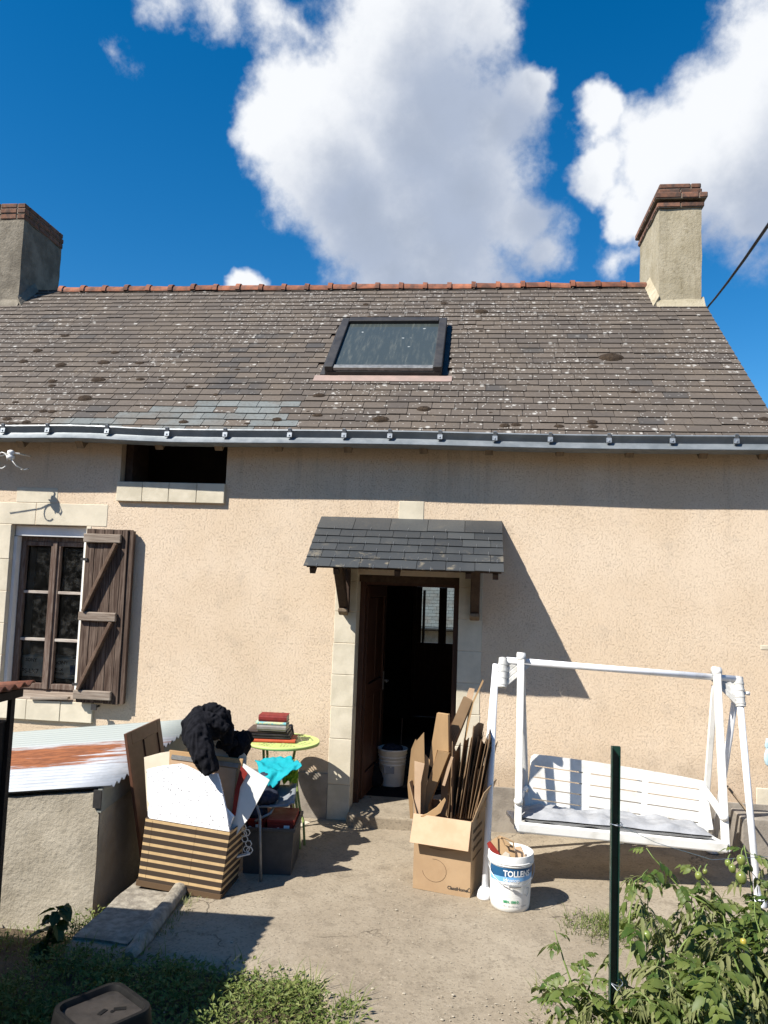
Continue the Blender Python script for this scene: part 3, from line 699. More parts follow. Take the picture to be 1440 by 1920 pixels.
# ---- gutter: folded zinc with a proud lower lip, in lengths between brackets
def sag(x): return .020*math.exp(-((x+3.55)/.55)**2) - .006*math.sin(x*1.7) + .010*smooth01(-4.2, -5, x)
prof = [(-.262, 3.368), (-.272, 3.372), (-.276, 3.362), (-.262, 3.350), (-.240, 3.306), (-.243, 3.300), (-.295, 3.250), (-.290, 3.243), (-.14, 3.235), (-.12, 3.36), (-.128, 3.36), (-.146, 3.246), (-.278, 3.252), (-.232, 3.300), (-.252, 3.350)]
gut = MB(); nseg = 60
for i in range(nseg+1):
    x = -7.2 + (2.56+7.2)*i/nseg
    for (y, z) in prof: gut.v.append(Vector((x, y+.006*noise.noise((x*1.1, 0, 0)), z+sag(x))))
n = len(prof)
for i in range(nseg):
    for j in range(n): gut.f.append((i*n+j, i*n+(j+1) % n, (i+1)*n+(j+1) % n, (i+1)*n+j)); gut.c.append(None)
gut.f += [tuple(range(n)), tuple(nseg*n+j for j in range(n))[::-1]]; gut.c += [None]*2
gutter = gut.build('gutter', ZINC, house)
auto_smooth(gutter, 25)
for px in (5, 88, 200, 313, 422, 543, 645, 731, 825, 928, 1032, 1142, 1261, 1381):
    x = at_y(px, 815, -.27).x; z = sag(x)
    b = MB()
    b.bar((x, -.282, 3.378+z), (x, -.255, 3.318+z), .030, .008, (0, 1, 0))
    b.bar((x, -.130, 3.376+z), (x, -.284, 3.381+z), .022, .005)
    b.obox((x, -.268, 3.322+z), (.021, 0, 0), (0, .010, -.003), (0, .004, .020))
    b.ball((x, -.279, 3.320+z), .008, 8, 5)
    b.build('gutter_bracket', ZINC_D, gutter)

# ---- chimneys
def rough_box(x0, x1, y0, y1, z0, z1, amp=.012, n=9, seed=0):
    """a rendered block with slightly uneven faces"""
    b = MB(); bm = bmesh.new(); bmesh.ops.create_cube(bm, size=1)
    bmesh.ops.subdivide_edges(bm, edges=bm.edges, cuts=n, use_grid_fill=True)
    for v in bm.verts:
        p = v.co; q = Vector((x0+(p.x+.5)*(x1-x0), y0+(p.y+.5)*(y1-y0), z0+(p.z+.5)*(z1-z0)))
        d = Vector((noise.noise(q*4+Vector((seed, 0, 0))), noise.noise(q*4+Vector((0, seed+7, 0))), noise.noise(q*4+Vector((0, 0, seed+13)))))
        v.co = q+d*amp
    bm.verts.ensure_lookup_table(); bm.verts.index_update()
    b.add([v.co.copy() for v in bm.verts], [tuple(v.index for v in f.verts) for f in bm.faces]); bm.free(); return b
def chimney(x0, x1, y0, y1, zb, zt, mat, courses, lean=0):
    ch = rough_box(x0, x1, y0, y1, zb, zt, seed=x0).build('chimney', mat, house)
    auto_smooth(ch, 50)
    z = zt+.006
    for (h, out) in courses:
        bx0, bx1, by0, by1 = x0-out, x1+out, y0-out, y1+out; bl, bw = .215, .10
        def brick(a, b_, c, d): MB().box(a+.004, b_-.004, c+.004, d-.004, z+random.uniform(0, .006), z+h-.008).build('brick', BRICK, ch, bevel=.008, seg=1)
        nx = max(2, round((bx1-bx0)/bl)); offs = random.choice((0, .5))
        cuts = [bx0+(bx1-bx0)*(i+offs*(0 < i < nx))/nx for i in range(nx)]+[bx1]
        for a, b_ in zip(cuts, cuts[1:]):
            if b_-a > .03: brick(a, b_, by0, by0+bw); brick(a, b_, by1-bw, by1)
        ny = max(2, round((by1-by0-2*bw)/bl)); cy = [by0+bw+(by1-by0-2*bw)*i/ny for i in range(ny+1)]
        for c, d in zip(cy, cy[1:]): brick(bx0, bx0+bw, c, d); brick(bx1-bw, bx1, c, d)
        MB().box(bx0+.012, bx1-.012, by0+.012, by1-.012, z-.003, z+h-.018).build('mortar_bed', MORTAR_L, ch)
        z += h
    return ch
chimney(2.035, 2.505, 2.03, 3.05, 5.05, 6.455, MORTAR_R, [(.065, .028), (.03, .0), (.075, .058), (.066, .008), (.066, .0)])
chimney(-6.50, -5.835, 2.14, 3.05, 5.2, 6.53, MORTAR_L, [(.075, .015), (.072, .020), (.072, .012)])
# mortar fillets round the stacks
for (x0, x1, y0) in ((2.035, 2.505, 2.03), (-6.5, -5.835, 2.14)):
    b = MB()
    b.prism([(x0-.03, y0-.06, roof_z(y0-.06)+.015), (x0-.03, y0+.02, roof_z(y0)+.11), (x0-.03, y0+.03, roof_z(y0)-.02)], (x1-x0+.06, 0, 0))
    xx = x0 if x0 > 0 else x1; sg = -1 if x0 > 0 else 1
    b.prism([(xx+sg*.07, y0-.04, roof_z(y0-.04)+.018), (xx, y0-.02, roof_z(y0)+.11), (xx, y0, roof_z(y0)-.02)], (0, RIDGE_Y-y0, RIDGE_Z-roof_z(y0)))
    b.build('mortar_fillet', MORTAR_R if x0 > 0 else MORTAR_L, house)

# ---- skylight
sk = MB()
SX0, SX1, SV0, SV1 = -1.515, -.345, (.655+.205)/COS, (1.585+.205)/COS
def RB(b, x0, x1, v0, v1, h0, h1):
    c = RP((x0+x1)/2, (v0+v1)/2, (h0+h1)/2); return b.obox(c, ((x1-x0)/2, 0, 0), UPS*(v1-v0)/2, NRM*(h1-h0)/2)
sl = RB(MB(), SX0+.05, SX1-.05, SV0+.03, SV1-.03, -.02, .06).build('skylight', DARKMETAL, house)
RB(MB(), SX0, SX0+.085, SV0, SV1, .0, .115).build('frame_rail', DARKMETAL, sl, bevel=.008)
RB(MB(), SX1-.085, SX1, SV0, SV1, .0, .115).build('frame_rail', DARKMETAL, sl, bevel=.008)
RB(MB(), SX0+.087, SX1-.087, SV1-.10, SV1, .0, .122).build('frame_rail', DARKMETAL, sl, bevel=.008)
RB(MB(), SX0+.01, SX1-.01, SV0-.005, SV0+.03, .0, .058).build('frame_rail', DARKMETAL, sl)
RB(MB(), SX0+.088, SX1-.088, SV0+.008, SV0+.075, .062, .098).build('bottom_rail', ALU, sl, bevel=.004)
RB(MB(), SX0+.088, SX1-.088, SV0+.077, SV1-.102, .062, .082).build('pane', SKYGLASS, sl)
b = MB(); RB(b, SX0-.10, SX1+.10, SV0-.13, SV0-.01, .012, .021); b.build('flashing', LEAD, sl)
RB(MB(), SX0-.05, SX0-.004, SV0, SV1, .010, .024).build('flashing', DARKMETAL, sl); RB(MB(), SX1+.004, SX1+.05, SV0, SV1, .010, .024).build('flashing', DARKMETAL, sl)

# ---- canopy over the door
can = MB(); CX0, CX1, CYF, CZF, CZB = -1.362, .250, -.655, 2.172, 2.638
CD = Vector((0, CYF, CZF-CZB)); CL = CD.length; CU = -CD.normalized(); CN = Vector((0, -CU.z, CU.y))*(1 if CU.y > 0 else -1)
def CP(x, v, h): return Vector((x, CYF, CZF))+CU*v+CN*h
def CB(b, x0, x1, v0, v1, h0, h1):
    return b.obox(CP((x0+x1)/2, (v0+v1)/2, (h0+h1)/2), ((x1-x0)/2, 0, 0), CU*(v1-v0)/2, CN*(h1-h0)/2)
canopy = CB(can, CX0+.02, CX1-.02, .03, CL-.01, -.022, -.004).build('canopy', BEAM, house)
vr = [0, .135, .245, .355, .465, .58]; ends = [.135, .245, .355, .465, .58, CL]
hooks = MB()
for r, (v, ve) in enumerate(zip(vr, ends)):
    top = r == len(vr)-1; w = .325 if top else .232
    x = CX0 + (0 if top else (-.11 if r % 2 else -.01)); first = True
    while x < CX1-.02:
        x1 = min(x+w+random.uniform(-.006, .006), CX1)
        if CX1-x1 < .06: x1 = CX1
        a = max(x, CX0); L = (ve-v)+.09 if not top else CL-v; L = min(L, CL-v)
        lo, hi = .0155, .0005; g = .002; j = random.gauss(0, 1)*.0015
        pts = [CP(a+g, v+j*2, lo+abs(j)), CP(x1-g, v+random.gauss(0, .002), lo+abs(j)), CP(x1-g, v+L, hi), CP(a+g, v+L, hi)]
        if x1-a > .03:
            m = MB().add(pts+[p-CN*.006 for p in pts], [(0, 1, 2, 3), (7, 6, 5, 4), (0, 4, 5, 1), (1, 5, 6, 2), (2, 6, 7, 3), (3, 7, 4, 0)])
            m.build('slate', CANOPY_SLATE, canopy, fix=False)
            if not top or True:
                xm = (a+x1)/2; hooks.tube([CP(xm, v+.035, .0185), CP(xm, v-.004, .0205), CP(xm, v-.006, .012)], .0016, 5)
        x = x1 if x1 < CX1-.02 else 99
tag(hooks.build('slate_hooks', WIRE, canopy), kind='stuff')
for x in (-1.295, -1.10, -.60, -.03, .185): MB().bar(CP(x, .02, -.05), CP(x, CL-.01, -.05), .045, .05).build('rafter', BEAM, canopy)
MB().box(-1.20, .12, -.055, -.012, 2.44, 2.52).build('wall_plate', BEAM, canopy)
for x in (-1.11, .03):
    b = MB(); b.box(x-.04, x+.04, -.075, -.008, 1.79, 2.44)
    b.prism([(x-.038, -.076, 1.86), (x-.038, -.42, 2.27), (x-.038, -.52, 2.20), (x-.038, -.076, 1.79)], (.076, 0, 0))
    b.build('bracket', BEAM, canopy, bevel=.006)
    MB().prism([(x-.042, -.08, 1.80), (x-.042, -.145, 1.834), (x-.042, -.145, 1.80), (x-.042, -.08, 1.765)], (.084, 0, 0)).build('bracket_foot', RAFTER, canopy, bevel=.008)

# ---- front door: frame in the reveal, leaf swung inwards
dr = MB(); dr.box(DX0+.002, DX0+.052, .19, .27, DZ0, DZ1); dr.box(DX1-.05, DX1-.002, .19, .27, DZ0, DZ1); dr.box(DX0+.053, DX1-.051, .19, .27, DZ1-.09, DZ1-.002)
MB().box(DX0+.003, DX1-.003, .10, .18, 2.065, 2.128).build('door_lintel_board', BEAM, house)
door = dr.build('door', DOORWOOD, house)
ang = R(84); L = .80; hx, hy = DX0+.05, .275
dx, dy = math.cos(ang), math.sin(ang); ax = Vector((dx, dy, 0)); nx_ = Vector((dy, -dx, 0))
def LB(b, u0, u1, z0, z1, t0, t1): return b.obox(Vector((hx, hy, 0))+ax*(u0+u1)/2+nx_*(t0+t1)/2+Vector((0, 0, (z0+z1)/2)), ax*(u1-u0)/2, nx_*(t1-t0)/2, Vector((0, 0, (z1-z0)/2)))
lb = MB()
LB(lb, 0, .10, .11, 2.03, -.02, .02); LB(lb, L-.10, L, .11, 2.03, -.02, .02); LB(lb, .101, L-.101, 1.92, 2.03, -.02, .02); LB(lb, .101, L-.101, .11, .32, -.02, .02); LB(lb, .101, L-.101, 1.00, 1.12, -.02, .02)
lb.build('door_leaf', DOORWOOD, door, bevel=.004)
for z0, z1 in ((.325, .995), (1.125, 1.915)):
    for u0, u1 in ((.105, .39), (.41, L-.105)):
        LB(MB(), u0, u1, z0, z1, -.008, .008).build('door_panel', DOORWOOD, door, bevel=.006)
hb = MB(); pb = Vector((hx, hy, 1.08))+ax*(L-.05)+nx_*.02
hb.tube([pb, pb+nx_*.05, pb+nx_*.055-ax*.10], .008, 8); hb.obox(pb+nx_*.002, ax*.02, nx_*.004, Vector((0, 0, .09)))
hb.build('door_handle', STEEL, door)
# glazed back door standing ajar, daylight behind it
bd = MB(); bd.box(BX0+.002, BX0+.05, 4.70, 4.77, BZ0, BZ1); bd.box(BX1-.05, BX1-.002, 4.70, 4.77, BZ0, BZ1); bd.box(BX0+.052, BX1-.052, 4.70, 4.77, BZ1-.07, BZ1-.002)
back = bd.build('back_door', DOORWOOD, house)
b = MB(); b.box(BX0+.052, BX1-.052, 4.71, 4.76, .10, 1.17); b.box(BX0+.052, BX0+.13, 4.71, 4.76, 1.172, 1.985); b.box(BX1-.075, BX1-.052, 4.71, 4.76, 1.172, 1.985); b.box(-.475, -.36, 4.71, 4.76, 1.172, 1.985)
b.build('door_leaf', DOORWOOD, back)
for x0, x1 in ((BX0+.132, -.477), (-.358, BX1-.077)): MB().box(x0, x1, 4.732, 4.738, 1.175, 1.982).build('pane', PANE, back)
b = MB()   # small casement swung into the room
for z0, z1 in ((1.19, 1.22), (1.90, 1.94)): b.box(-.70, -.675, 4.46, 4.70, z0, z1)
b.box(-.70, -.675, 4.46, 4.49, 1.221, 1.899); b.box(-.70, -.675, 4.67, 4.70, 1.221, 1.899); b.build('casement', DOORWOOD, back)

# ---- window: sashes, muntins, panes
wf = MB(); wy0, wy1 = .13, .19
wf.box(WX0+.003, WX0+.045, wy0, wy1, WZ0+.03, WZ1-.11); wf.box(WX1-.03, WX1-.003, wy0, wy1, WZ0+.03, WZ1-.11); wf.box(WX0+.046, WX1-.031, wy0, wy1, WZ1-.15, WZ1-.11); wf.box(WX0+.046, WX1-.031, wy0, wy1, WZ0+.03, WZ0+.07)
window = wf.build('window', SASH, house)
gx = [WX0+.047, -3.985, -3.885, WX1-.032]
zt, zb = WZ1-.152, WZ0+.072
for k, (a, b_) in enumerate(((WX0+.047, -3.937), (-3.933, WX1-.032))):
    s_ = MB(); s_.box(a, a+.045, wy0-.012, wy1-.01, zb, zt); s_.box(b_-.045, b_, wy0-.012, wy1-.01, zb, zt)
    s_.box(a+.046, b_-.046, wy0-.012, wy1-.01, zt-.04, zt); s_.box(a+.046, b_-.046, wy0-.012, wy1-.01, zb, zb+.05)
    s_.build('sash', SASH, window, bevel=.004)
    hgt = (zt-.04-zb-.05); zz = [zb+.05+hgt*q for q in (0, .315, .66, 1)]
    for z in zz[1:3]: MB().box(a+.046, b_-.046, wy0-.008, wy1-.014, z-.013, z+.013).build('glazing_bar', SASH_W, window, bevel=.003)
    for z0, z1 in zip(zz, zz[1:]): MB().box(a+.047, b_-.047, .158, .162, z0+.014, z1-.014).build('pane', PANE, window)
MB().box(-3.955, -3.915, wy0-.028, wy0-.013, zb, zt).build('cover_strip', SASH, window, bevel=.004)
MB().box(WX0+.006, WX1-.006, .06, .125, WZ1-.105, WZ1-.004).build('blind_box', WHITE_PVC, window, bevel=.006)
MB().box(WX0+.004, WX0+.034, .05, .128, WZ0+.03, WZ1-.11).build('blind_rail', WHITE_PVC, window); MB().box(WX1-.028, WX1-.004, .02, .128, WZ0+.03, WZ1-.11).build('blind_rail', WHITE_PVC, window)
MB().add([(WX0+.01, -.02, WZ0), (WX1-.005, -.02, WZ0-.004), (WX1-.005, .14, WZ0+.055), (WX0+.01, .14, WZ0+.055), (WX0+.01, -.02, WZ0-.02), (WX1-.005, -.02, WZ0-.02), (WX1-.005, .14, WZ0-.02), (WX0+.01, .14, WZ0-.02)],
         [(0, 1, 2, 3), (7, 6, 5, 4), (0, 4, 5, 1), (1, 5, 6, 2), (2, 6, 7, 3), (3, 7, 4, 0)]).build('sill_board', BATTEN, window)
MB().bar((-3.98, -.03, .895), (-3.62, -.035, .915), .05, .02).build('split_sill_board', BATTEN, window)
# ---- shutter folded back against the wall
SHX0, SHX1, SHZ0, SHZ1 = -3.530, -3.128, .885, 2.462
sh = MB().box(SHX1+.003, SHX1+.045, -.075, -.030, SHZ0+.01, SHZ1-.01).build('shutter', SHUTTER, house)
MB().box(SHX0+.02, SHX1+.02, -.052, -.022, SHZ0+.01, SHZ1).build('folded_leaf', SHUTTER, sh)
edges = [SHX0, SHX0+.088, SHX0+.172, SHX0+.26, SHX0+.345, SHX1]
for a, b_ in zip(edges, edges[1:]): MB().box(a+.0015, b_-.0015, -.086-random.uniform(0, .004), -.055, SHZ0+random.uniform(0, .012), SHZ1-random.uniform(0, .006)).build('plank', SHUTTER, sh, bevel=.003, seg=1)
for z in (2.375, 1.665, .965): MB().box(SHX0-.01, SHX1-.055, -.125, -.090, z-.04, z+.04).build('batten', BATTEN, sh, bevel=.008)
for z0, z1 in ((1.71, 2.33), (1.01, 1.62)): MB().bar((SHX0+.035, -.106, z0), (SHX1-.095, -.106, z1), .030, .075, (0, -1, 0)).build('brace', BRACE, sh, bevel=.005)
for z in (2.18, 1.05): MB().box(SHX0-.035, SHX0+.03, -.10, -.088, z-.012, z+.012).build('hinge', DARKMETAL, sh)
b = MB(); b.tube([(-3.34, -.01, .855), (-3.34, -.10, .855)], .011, 8); b.box(-3.365, -3.315, -.115, -.10, .835, .885); b.build('shutter_catch', DARKMETAL, sh)
# ------------------------------------------------------------------ house seen through the back door
nb = thing('house', 'neighbouring slate-roofed house glimpsed through the glass of the back door', 'house', (-1, 14, 0)); nb.location.z = -.38
MB().box(-6, 5, 14.4, 19, -.2, 1.22).build('wall', STONE, nb)
nrf = MB().prism([(-6.2, 14.1, 1.20), (-6.2, 17, 4.0), (-6.2, 17, 3.9), (-6.2, 14.1, 1.1)], (11.4, 0, 0)).build('roof', BEAM, nb)
MB().prism([(-6.2, 19.9, 1.20), (-6.2, 17.001, 4.0), (-6.2, 17.001, 3.9), (-6.2, 19.9, 1.1)], (11.4, 0, 0)).build('roof_back', SLATE_NEW, nb)
nsl = MB(); ns_n = Vector((0, -2.8, 2.9)).normalized(); ns_u = Vector((0, 2.9, 2.8)).normalized()
for r in range(32):
    x = -2.6+(r % 2)*.11
    while x < 1.4:
        v = r*.125; o = Vector((x, 14.1, 1.205))
        p = [o+ns_u*v+ns_n*.018+Vector((.003, 0, 0)), o+ns_u*v+ns_n*.018+Vector((.217, 0, 0)), o+ns_u*(v+.2)+ns_n*.002+Vector((.217, 0, 0)), o+ns_u*(v+.2)+ns_n*.002+Vector((.003, 0, 0))]
        nsl.add(p+[q-ns_n*.005 for q in p], [(0, 1, 2, 3), (7, 6, 5, 4), (0, 4, 5, 1), (1, 5, 6, 2), (2, 6, 7, 3), (3, 7, 4, 0)], random.random()); x += .22
tag(nsl.build('slate_courses', SLATE_NEW, nrf, fix=False), kind='stuff')
b = MB()
for i in range(8):
    a0, a1 = math.pi+math.pi*i/8, math.pi+math.pi*(i+1)/8
    b.prism([(-6.2, 14.02+.07*math.cos(a0), 1.20+.07*math.sin(a0)), (-6.2, 14.02+.07*math.cos(a1), 1.20+.07*math.sin(a1)), (-6.2, 14.02+.062*math.cos(a1), 1.20+.062*math.sin(a1)), (-6.2, 14.02+.062*math.cos(a0), 1.20+.062*math.sin(a0))], (11.4, 0, 0))
b.build('gutter', ZINC, nb)

# ------------------------------------------------------------------ cellar head with its iron sheet roof
cellar = thing('cellar_head', 'low rendered cellar head with rusty corrugated iron roof against the wall', 'outhouse', (-3.2, -1.0, -.3))
CXR, CYF_ = -2.415, -1.79
def top_z(x, y): return .660 + (x-CXR)*.126 + (y-CYF_)*.066
fw = MB(); nxx, nzz = 26, 16
def fw_pt(u, v):
    x = -4.6+(CXR+4.6)*u; zt_ = top_z(x, CYF_)-.03; z = -.5+(zt_+.5)*v
    return (x, CYF_+.016*noise.noise((x*3, z*3, 1))+.006*noise.noise((x*11, z*11, 2)), z)
fw.grid(fw_pt, nxx, nzz)
fw.add([(-4.6, CYF_+.14, -.5), (CXR, CYF_+.14, -.5), (CXR, CYF_+.14, top_z(CXR, CYF_)-.03), (-4.6, CYF_+.14, top_z(-4.6, CYF_)-.03)], [(3, 2, 1, 0)])
fw.build('front_wall', CELLAR, cellar, smooth=True, fix=False)
def side_pt(u, v):
    y = CYF_+(-.02-CYF_)*u; z = -.5+(top_z(CXR, y)-.14+.5)*v
    return (CXR+.012*noise.noise((y*3, z*3, 5)), y, z)
sw = MB().grid(side_pt, 16, 10)
sw.build('side_wall', CELLAR, cellar, smooth=True, fix=False)
MB().prism([(CXR+.018, CYF_-.01, top_z(CXR, CYF_)-.165), (CXR+.018, -.02, top_z(CXR, -.02)-.165), (CXR+.018, -.02, top_z(CXR, -.02)-.012), (CXR+.018, CYF_-.01, top_z(CXR, CYF_)-.012)], (-.03, 0, 0)).build('gable_board', ASBESTOS, cellar)
MB().bar((CXR-.01, CYF_-.012, top_z(CXR, CYF_)-.02), (CXR-.01, CYF_-.012, top_z(CXR, CYF_)-.135), .055, .02, (0, 1, 0)).build('bracket', DARKMETAL, cellar)
# three lapped corrugated sheets, corrugations running along the wall
for (ya, yb, lift, xe) in ((-1.812, -1.22, 0, -2.385), (-1.26, -.66, .007, -2.40), (-.70, -.005, .014, -2.39)):
    n_ = int((yb-ya)/.0095); b = MB(); 
    for i in range(n_+1):
        y = ya+(yb-ya)*i/n_
        for j in range(9):
            x = -5.0+(xe+.05*(0 if j < 8 else 1)+5.0)*j/8; b.v.append(Vector((x, y, top_z(x, y)+lift+.013*math.sin(2*math.pi*y/.076))))
    for i in range(n_):
        for j in range(8): b.f.append((i*9+j, i*9+j+1, (i+1)*9+j+1, (i+1)*9+j)); b.c.append(None)
    o = b.build('corrugated_sheet', SHEET, cellar, smooth=True, fix=False); so = o.modifiers.new('thickness', 'SOLIDIFY'); so.thickness = .003

# ------------------------------------------------------------------ slab and kerb stones beside the patio
sl_ = rough_box(-2.20, -1.87, -2.46, -1.62, -.30, .010, .014, 10, 3)
tag(auto_smooth(sl_.build('stone_slab', SLABSTONE), 60), 'flat grey lichen-spotted stone slab in front of the cellar head', 'slab')
kerb = MB()
def kerb_pt(u, a):
    p = Vector((-1.855, -1.62, .03)).lerp(Vector((-1.80, -2.60, .0)), u); r = (.050+.012*noise.noise((u*5, 0, 3)))*(1 if 0 < u < 1 else .6)
    an = 2*math.pi*a; return p+Vector((r*1.0*math.cos(an), .02*noise.noise((u*9, a*4, 1)), r*math.sin(an)+.01*noise.noise((u*12, a*6, 2))))
kerb.grid(kerb_pt, 22, 12)
kerb.add([kerb_pt(0, j/12) for j in range(12)], [tuple(range(12))]); kerb.add([kerb_pt(1, j/12) for j in range(12)], [tuple(range(12))])
tag(kerb.build('kerb_stone', SLABSTONE, smooth=True), 'long narrow rounded kerb stone along the edge of the slab', 'kerb')

# ------------------------------------------------------------------ shed at the left edge
shed = thing('garden_shed', 'dark shed corner with red tiled eave at the left edge', 'shed', (-3.2, -3.6, 0))
MB().box(-4.6, -2.375, -4.45, -2.955, -.4, 1.30).build('wall', SHEDWALL, shed)
MB().box(-2.372, -2.35, -2.99, -2.955, -.4, 1.44).build('corner_board', SHEDWALL, shed)
EX, EZ, RS = -2.275, 1.485, math.tan(R(-4))
sr = MB().prism([(EX-.05, -2.93, EZ-.02+.05*RS), (-4.9, -2.93, EZ-.02+(4.9+EX)*RS), (-4.9, -2.93, EZ-.06+(4.9+EX)*RS), (EX-.05, -2.93, EZ-.06+.05*RS)], (0, -1.6, 0)).build('roof', SHEDWALL, shed)
for k in range(18):
    y0 = -2.905-k*.085
    for r in range(2):
        xa, xb = EX-r*.33, EX-r*.33-.37; b = MB(); n_ = 10
        for (x, lift) in ((xa, .012), (xb, .0)):
            for j in range(n_+1):
                q = j/n_; y = y0-.085*q; z = EZ+(EX-x)*RS+lift+.012*math.sin(2*math.pi*q)
                b.v.append(Vector((x, y, z)))
        for j in range(n_): b.f.append((j, j+1, n_+2+j, n_+1+j)); b.c.append(None)
        o = b.build('roof_tile', ROOFTILE, sr, smooth=True); so = o.modifiers.new('thickness', 'SOLIDIFY'); so.thickness = .007

# ------------------------------------------------------------------ overhead cable, insulator
a, e = at_y(1325, 578, 2.62), at_y(1440, 390, -2.0); d_ = (e-a)
cb = MB().tube([a-d_*.03+Vector((0, 0, -.02))] + [a+d_*t+Vector((0, 0, -.10*4*t*(1-t/2.2)/2)) for t in (.05, .25, .5, .75, 1, 1.4, 1.8, 2.2)], .011, 7)
tag(cb.build('overhead_cable', CABLE, smooth=True), 'black overhead cable rising from the right end of the roof', 'cable')
ins = thing('cable_insulator', 'white ceramic cable insulator under the eaves with looping wire', 'insulator', (-4.33, -.02, 3.12))
c_ = at_y(20, 853, -.27)
b = MB().lathe([(.012, -.045), (.034, -.035), (.036, -.01), (.02, 0), (.032, .012), (.03, .035), (.012, .045)], c_, 14); b.build('ceramic_body', CERAMIC, ins, smooth=True)
b = MB().tube([c_+Vector((.03, .27, .03)), c_+Vector((.05, .05, .02)), c_+Vector((-.03, 0, .02))], .008, 7); b.build('arm', CERAMIC, ins)
loop = [c_+Vector((-.02, -.02, .0))+Vector((.055*math.cos(t)-.05, 0, .075*math.sin(t)-.055)) for t in [i*.55 for i in range(11)]]
MB().tube(loop, .005, 6).build('wire_loop', CERAMIC, ins, smooth=True)
MB().tube([c_+Vector((.01, -.02, -.03)), c_+Vector((.06, .0, -.10)), c_+Vector((.12, .04, -.13)), c_+Vector((.13, .09, -.11)), c_+Vector((.05, .10, -.12))], .005, 6).build('wire_loop', CERAMIC, ins, smooth=True)
MB().tube([c_+Vector((-.03, 0, .01)), c_+Vector((-.15, -.01, -.03)), c_+Vector((-.5, -.05, -.02))], .005, 6).build('wire', CERAMIC, ins, smooth=True)

# ------------------------------------------------------------------ cartons behind the window
def carton(name, label, x0, x1, y0, y1, z0, z1, lines, inkmat, rot=0):
    c = Vector(((x0+x1)/2, y0, z0)); t = thing(name, label, 'box', c, 'cartons behind the window', (0, 0, rot))
    MB().box(x0-c.x, x1-c.x, 0, y1-y0, 0, z1-z0).build('carton', BEIGE, t, local=True, bevel=.003)
    MB().box(x0-c.x+.03, x1-c.x-.06, .03, y1-y0-.03, z1-z0, z1-z0+.008).build('flap', BEIGE, t, local=True)
    for (s, sz, dx_, dz_) in lines: text_mesh('lettering', s, sz, inkmat, t, frame((x0-c.x+dx_, -.0015, dz_), (1, 0, 0), (0, 0, 1)), local=True, bold=.0012)
    return t
carton('carton', 'pale carton lettered SONY PS-LX behind the left window sash', -4.27, -4.03, .21, .45, 1.055, 1.245, [('SONY', .045, .055, .140), ('PS-LX7', .060, .02, .030)], INK_K, R(-4))
c2 = carton('carton', 'yellowish carton with a blue patch behind the right window sash', -4.00, -3.70, .215, .45, 1.045, 1.235, [('SONY', .048, .085, .135), ('PS-LX', .032, .085, .075), ('STEREO', .026, .085, .04)], INK_BROWN, R(6))
MB().box(.085, .160, -.002, .002, .04, .13).build('blue_label', BLUE_D, c2, local=True)
tag(MB().box(-4.31, WX1-.01, .20, .50, .98, 1.04).build('shelf_board', INNERFLOOR), 'dark shelf inside the window carrying the two cartons', 'shelf')

# ------------------------------------------------------------------ panel, striped basket and its boards
pn = thing('cabinet_door', 'brown panelled cabinet door leaning against the side of the cellar head', 'door', (-2.3, -1.3, 0))
P0, P1 = Vector((-2.345, -1.60, .972)), Vector((-2.345, -1.02, .975)); B0, B1 = Vector((-2.165, -1.58, .06)), Vector((-2.165, -1.0, .03))
pu = (P1-P0).normalized(); pv = (P0-B0).normalized(); pnn = pu.cross(pv).normalized(); pnn = pnn if pnn.x > 0 else -pnn
PW, PH = (P1-P0).length, (P0-B0).length
def PB(b, u0, u1, v0, v1, t0, t1): return b.obox(B0+pu*(u0+u1)/2+pv*(v0+v1)/2+pnn*(t0+t1)/2, pu*(u1-u0)/2, pv*(v1-v0)/2, pnn*(t1-t0)/2)
for (u0, u1, v0, v1) in ((0, .07, 0, PH), (PW-.07, PW, 0, PH), (.071, PW-.071, PH-.09, PH), (.071, PW-.071, 0, .09), (PW/2-.03, PW/2+.03, .091, PH-.091)):
    PB(MB(), u0, u1, v0, v1, -.022, 0).build('rail', PANELWOOD, pn, bevel=.003)
for u0, u1 in ((.072, PW/2-.031), (PW/2+.031, PW-.072)): PB(MB(), u0, u1, .092, PH-.092, -.018, -.008).build('panel', PANELWOOD, pn)

bk = thing('striped_box', 'brown and tan striped cardboard box full of boards, tilted on the kerb', 'box', (-1.850, -1.60, .028), None, (R(-3), R(4.5), R(-1)))
HB = .405
def octo(w0, w1, d0, d1, ch):
    ch = .004
    return [(w0+ch, d0), (w1-ch, d0), (w1, d0+ch*1.2), (w1, d1-ch), (w1-ch, d1), (w0+ch, d1), (w0, d1-ch), (w0, d0+ch*1.2)]
ob = octo(-.285, .285, -.16, .20, .055); ot = octo(-.295, .295, -.165, .205, .06); ib = octo(-.279, .279, -.154, .194, .053); it = octo(-.289, .289, -.159, .199, .058)
b = MB(); V_ = [(x, y, 0) for x, y in ob]+[(x, y, HB) for x, y in ot]+[(x, y, HB) for x, y in it]+[(x, y, .01) for x, y in ib]
b.add(V_, [(i, (i+1) % 8, 8+(i+1) % 8, 8+i) for i in range(8)]+[(8+i, 8+(i+1) % 8, 16+(i+1) % 8, 16+i) for i in range(8)]+[(16+i, 16+(i+1) % 8, 24+(i+1) % 8, 24+i) for i in range(8)]+[tuple(range(8))[::-1], tuple(range(24, 32))])
b.build('box_wall', STRIPES, bk, local=True)
b = MB(); o1 = octo(-.293, .293, -.168, .208, .058); o2 = octo(-.292, .292, -.217, .207, .056)
b.add([(x, y, -.022) for x, y in o1]+[(x, y, .012) for x, y in o1], [tuple(range(8))[::-1], tuple(range(8, 16))]+[(i, (i+1) % 8, 8+(i+1) % 8, 8+i) for i in range(8)])
b.build('base_rim', INK_BROWN, bk, local=True)
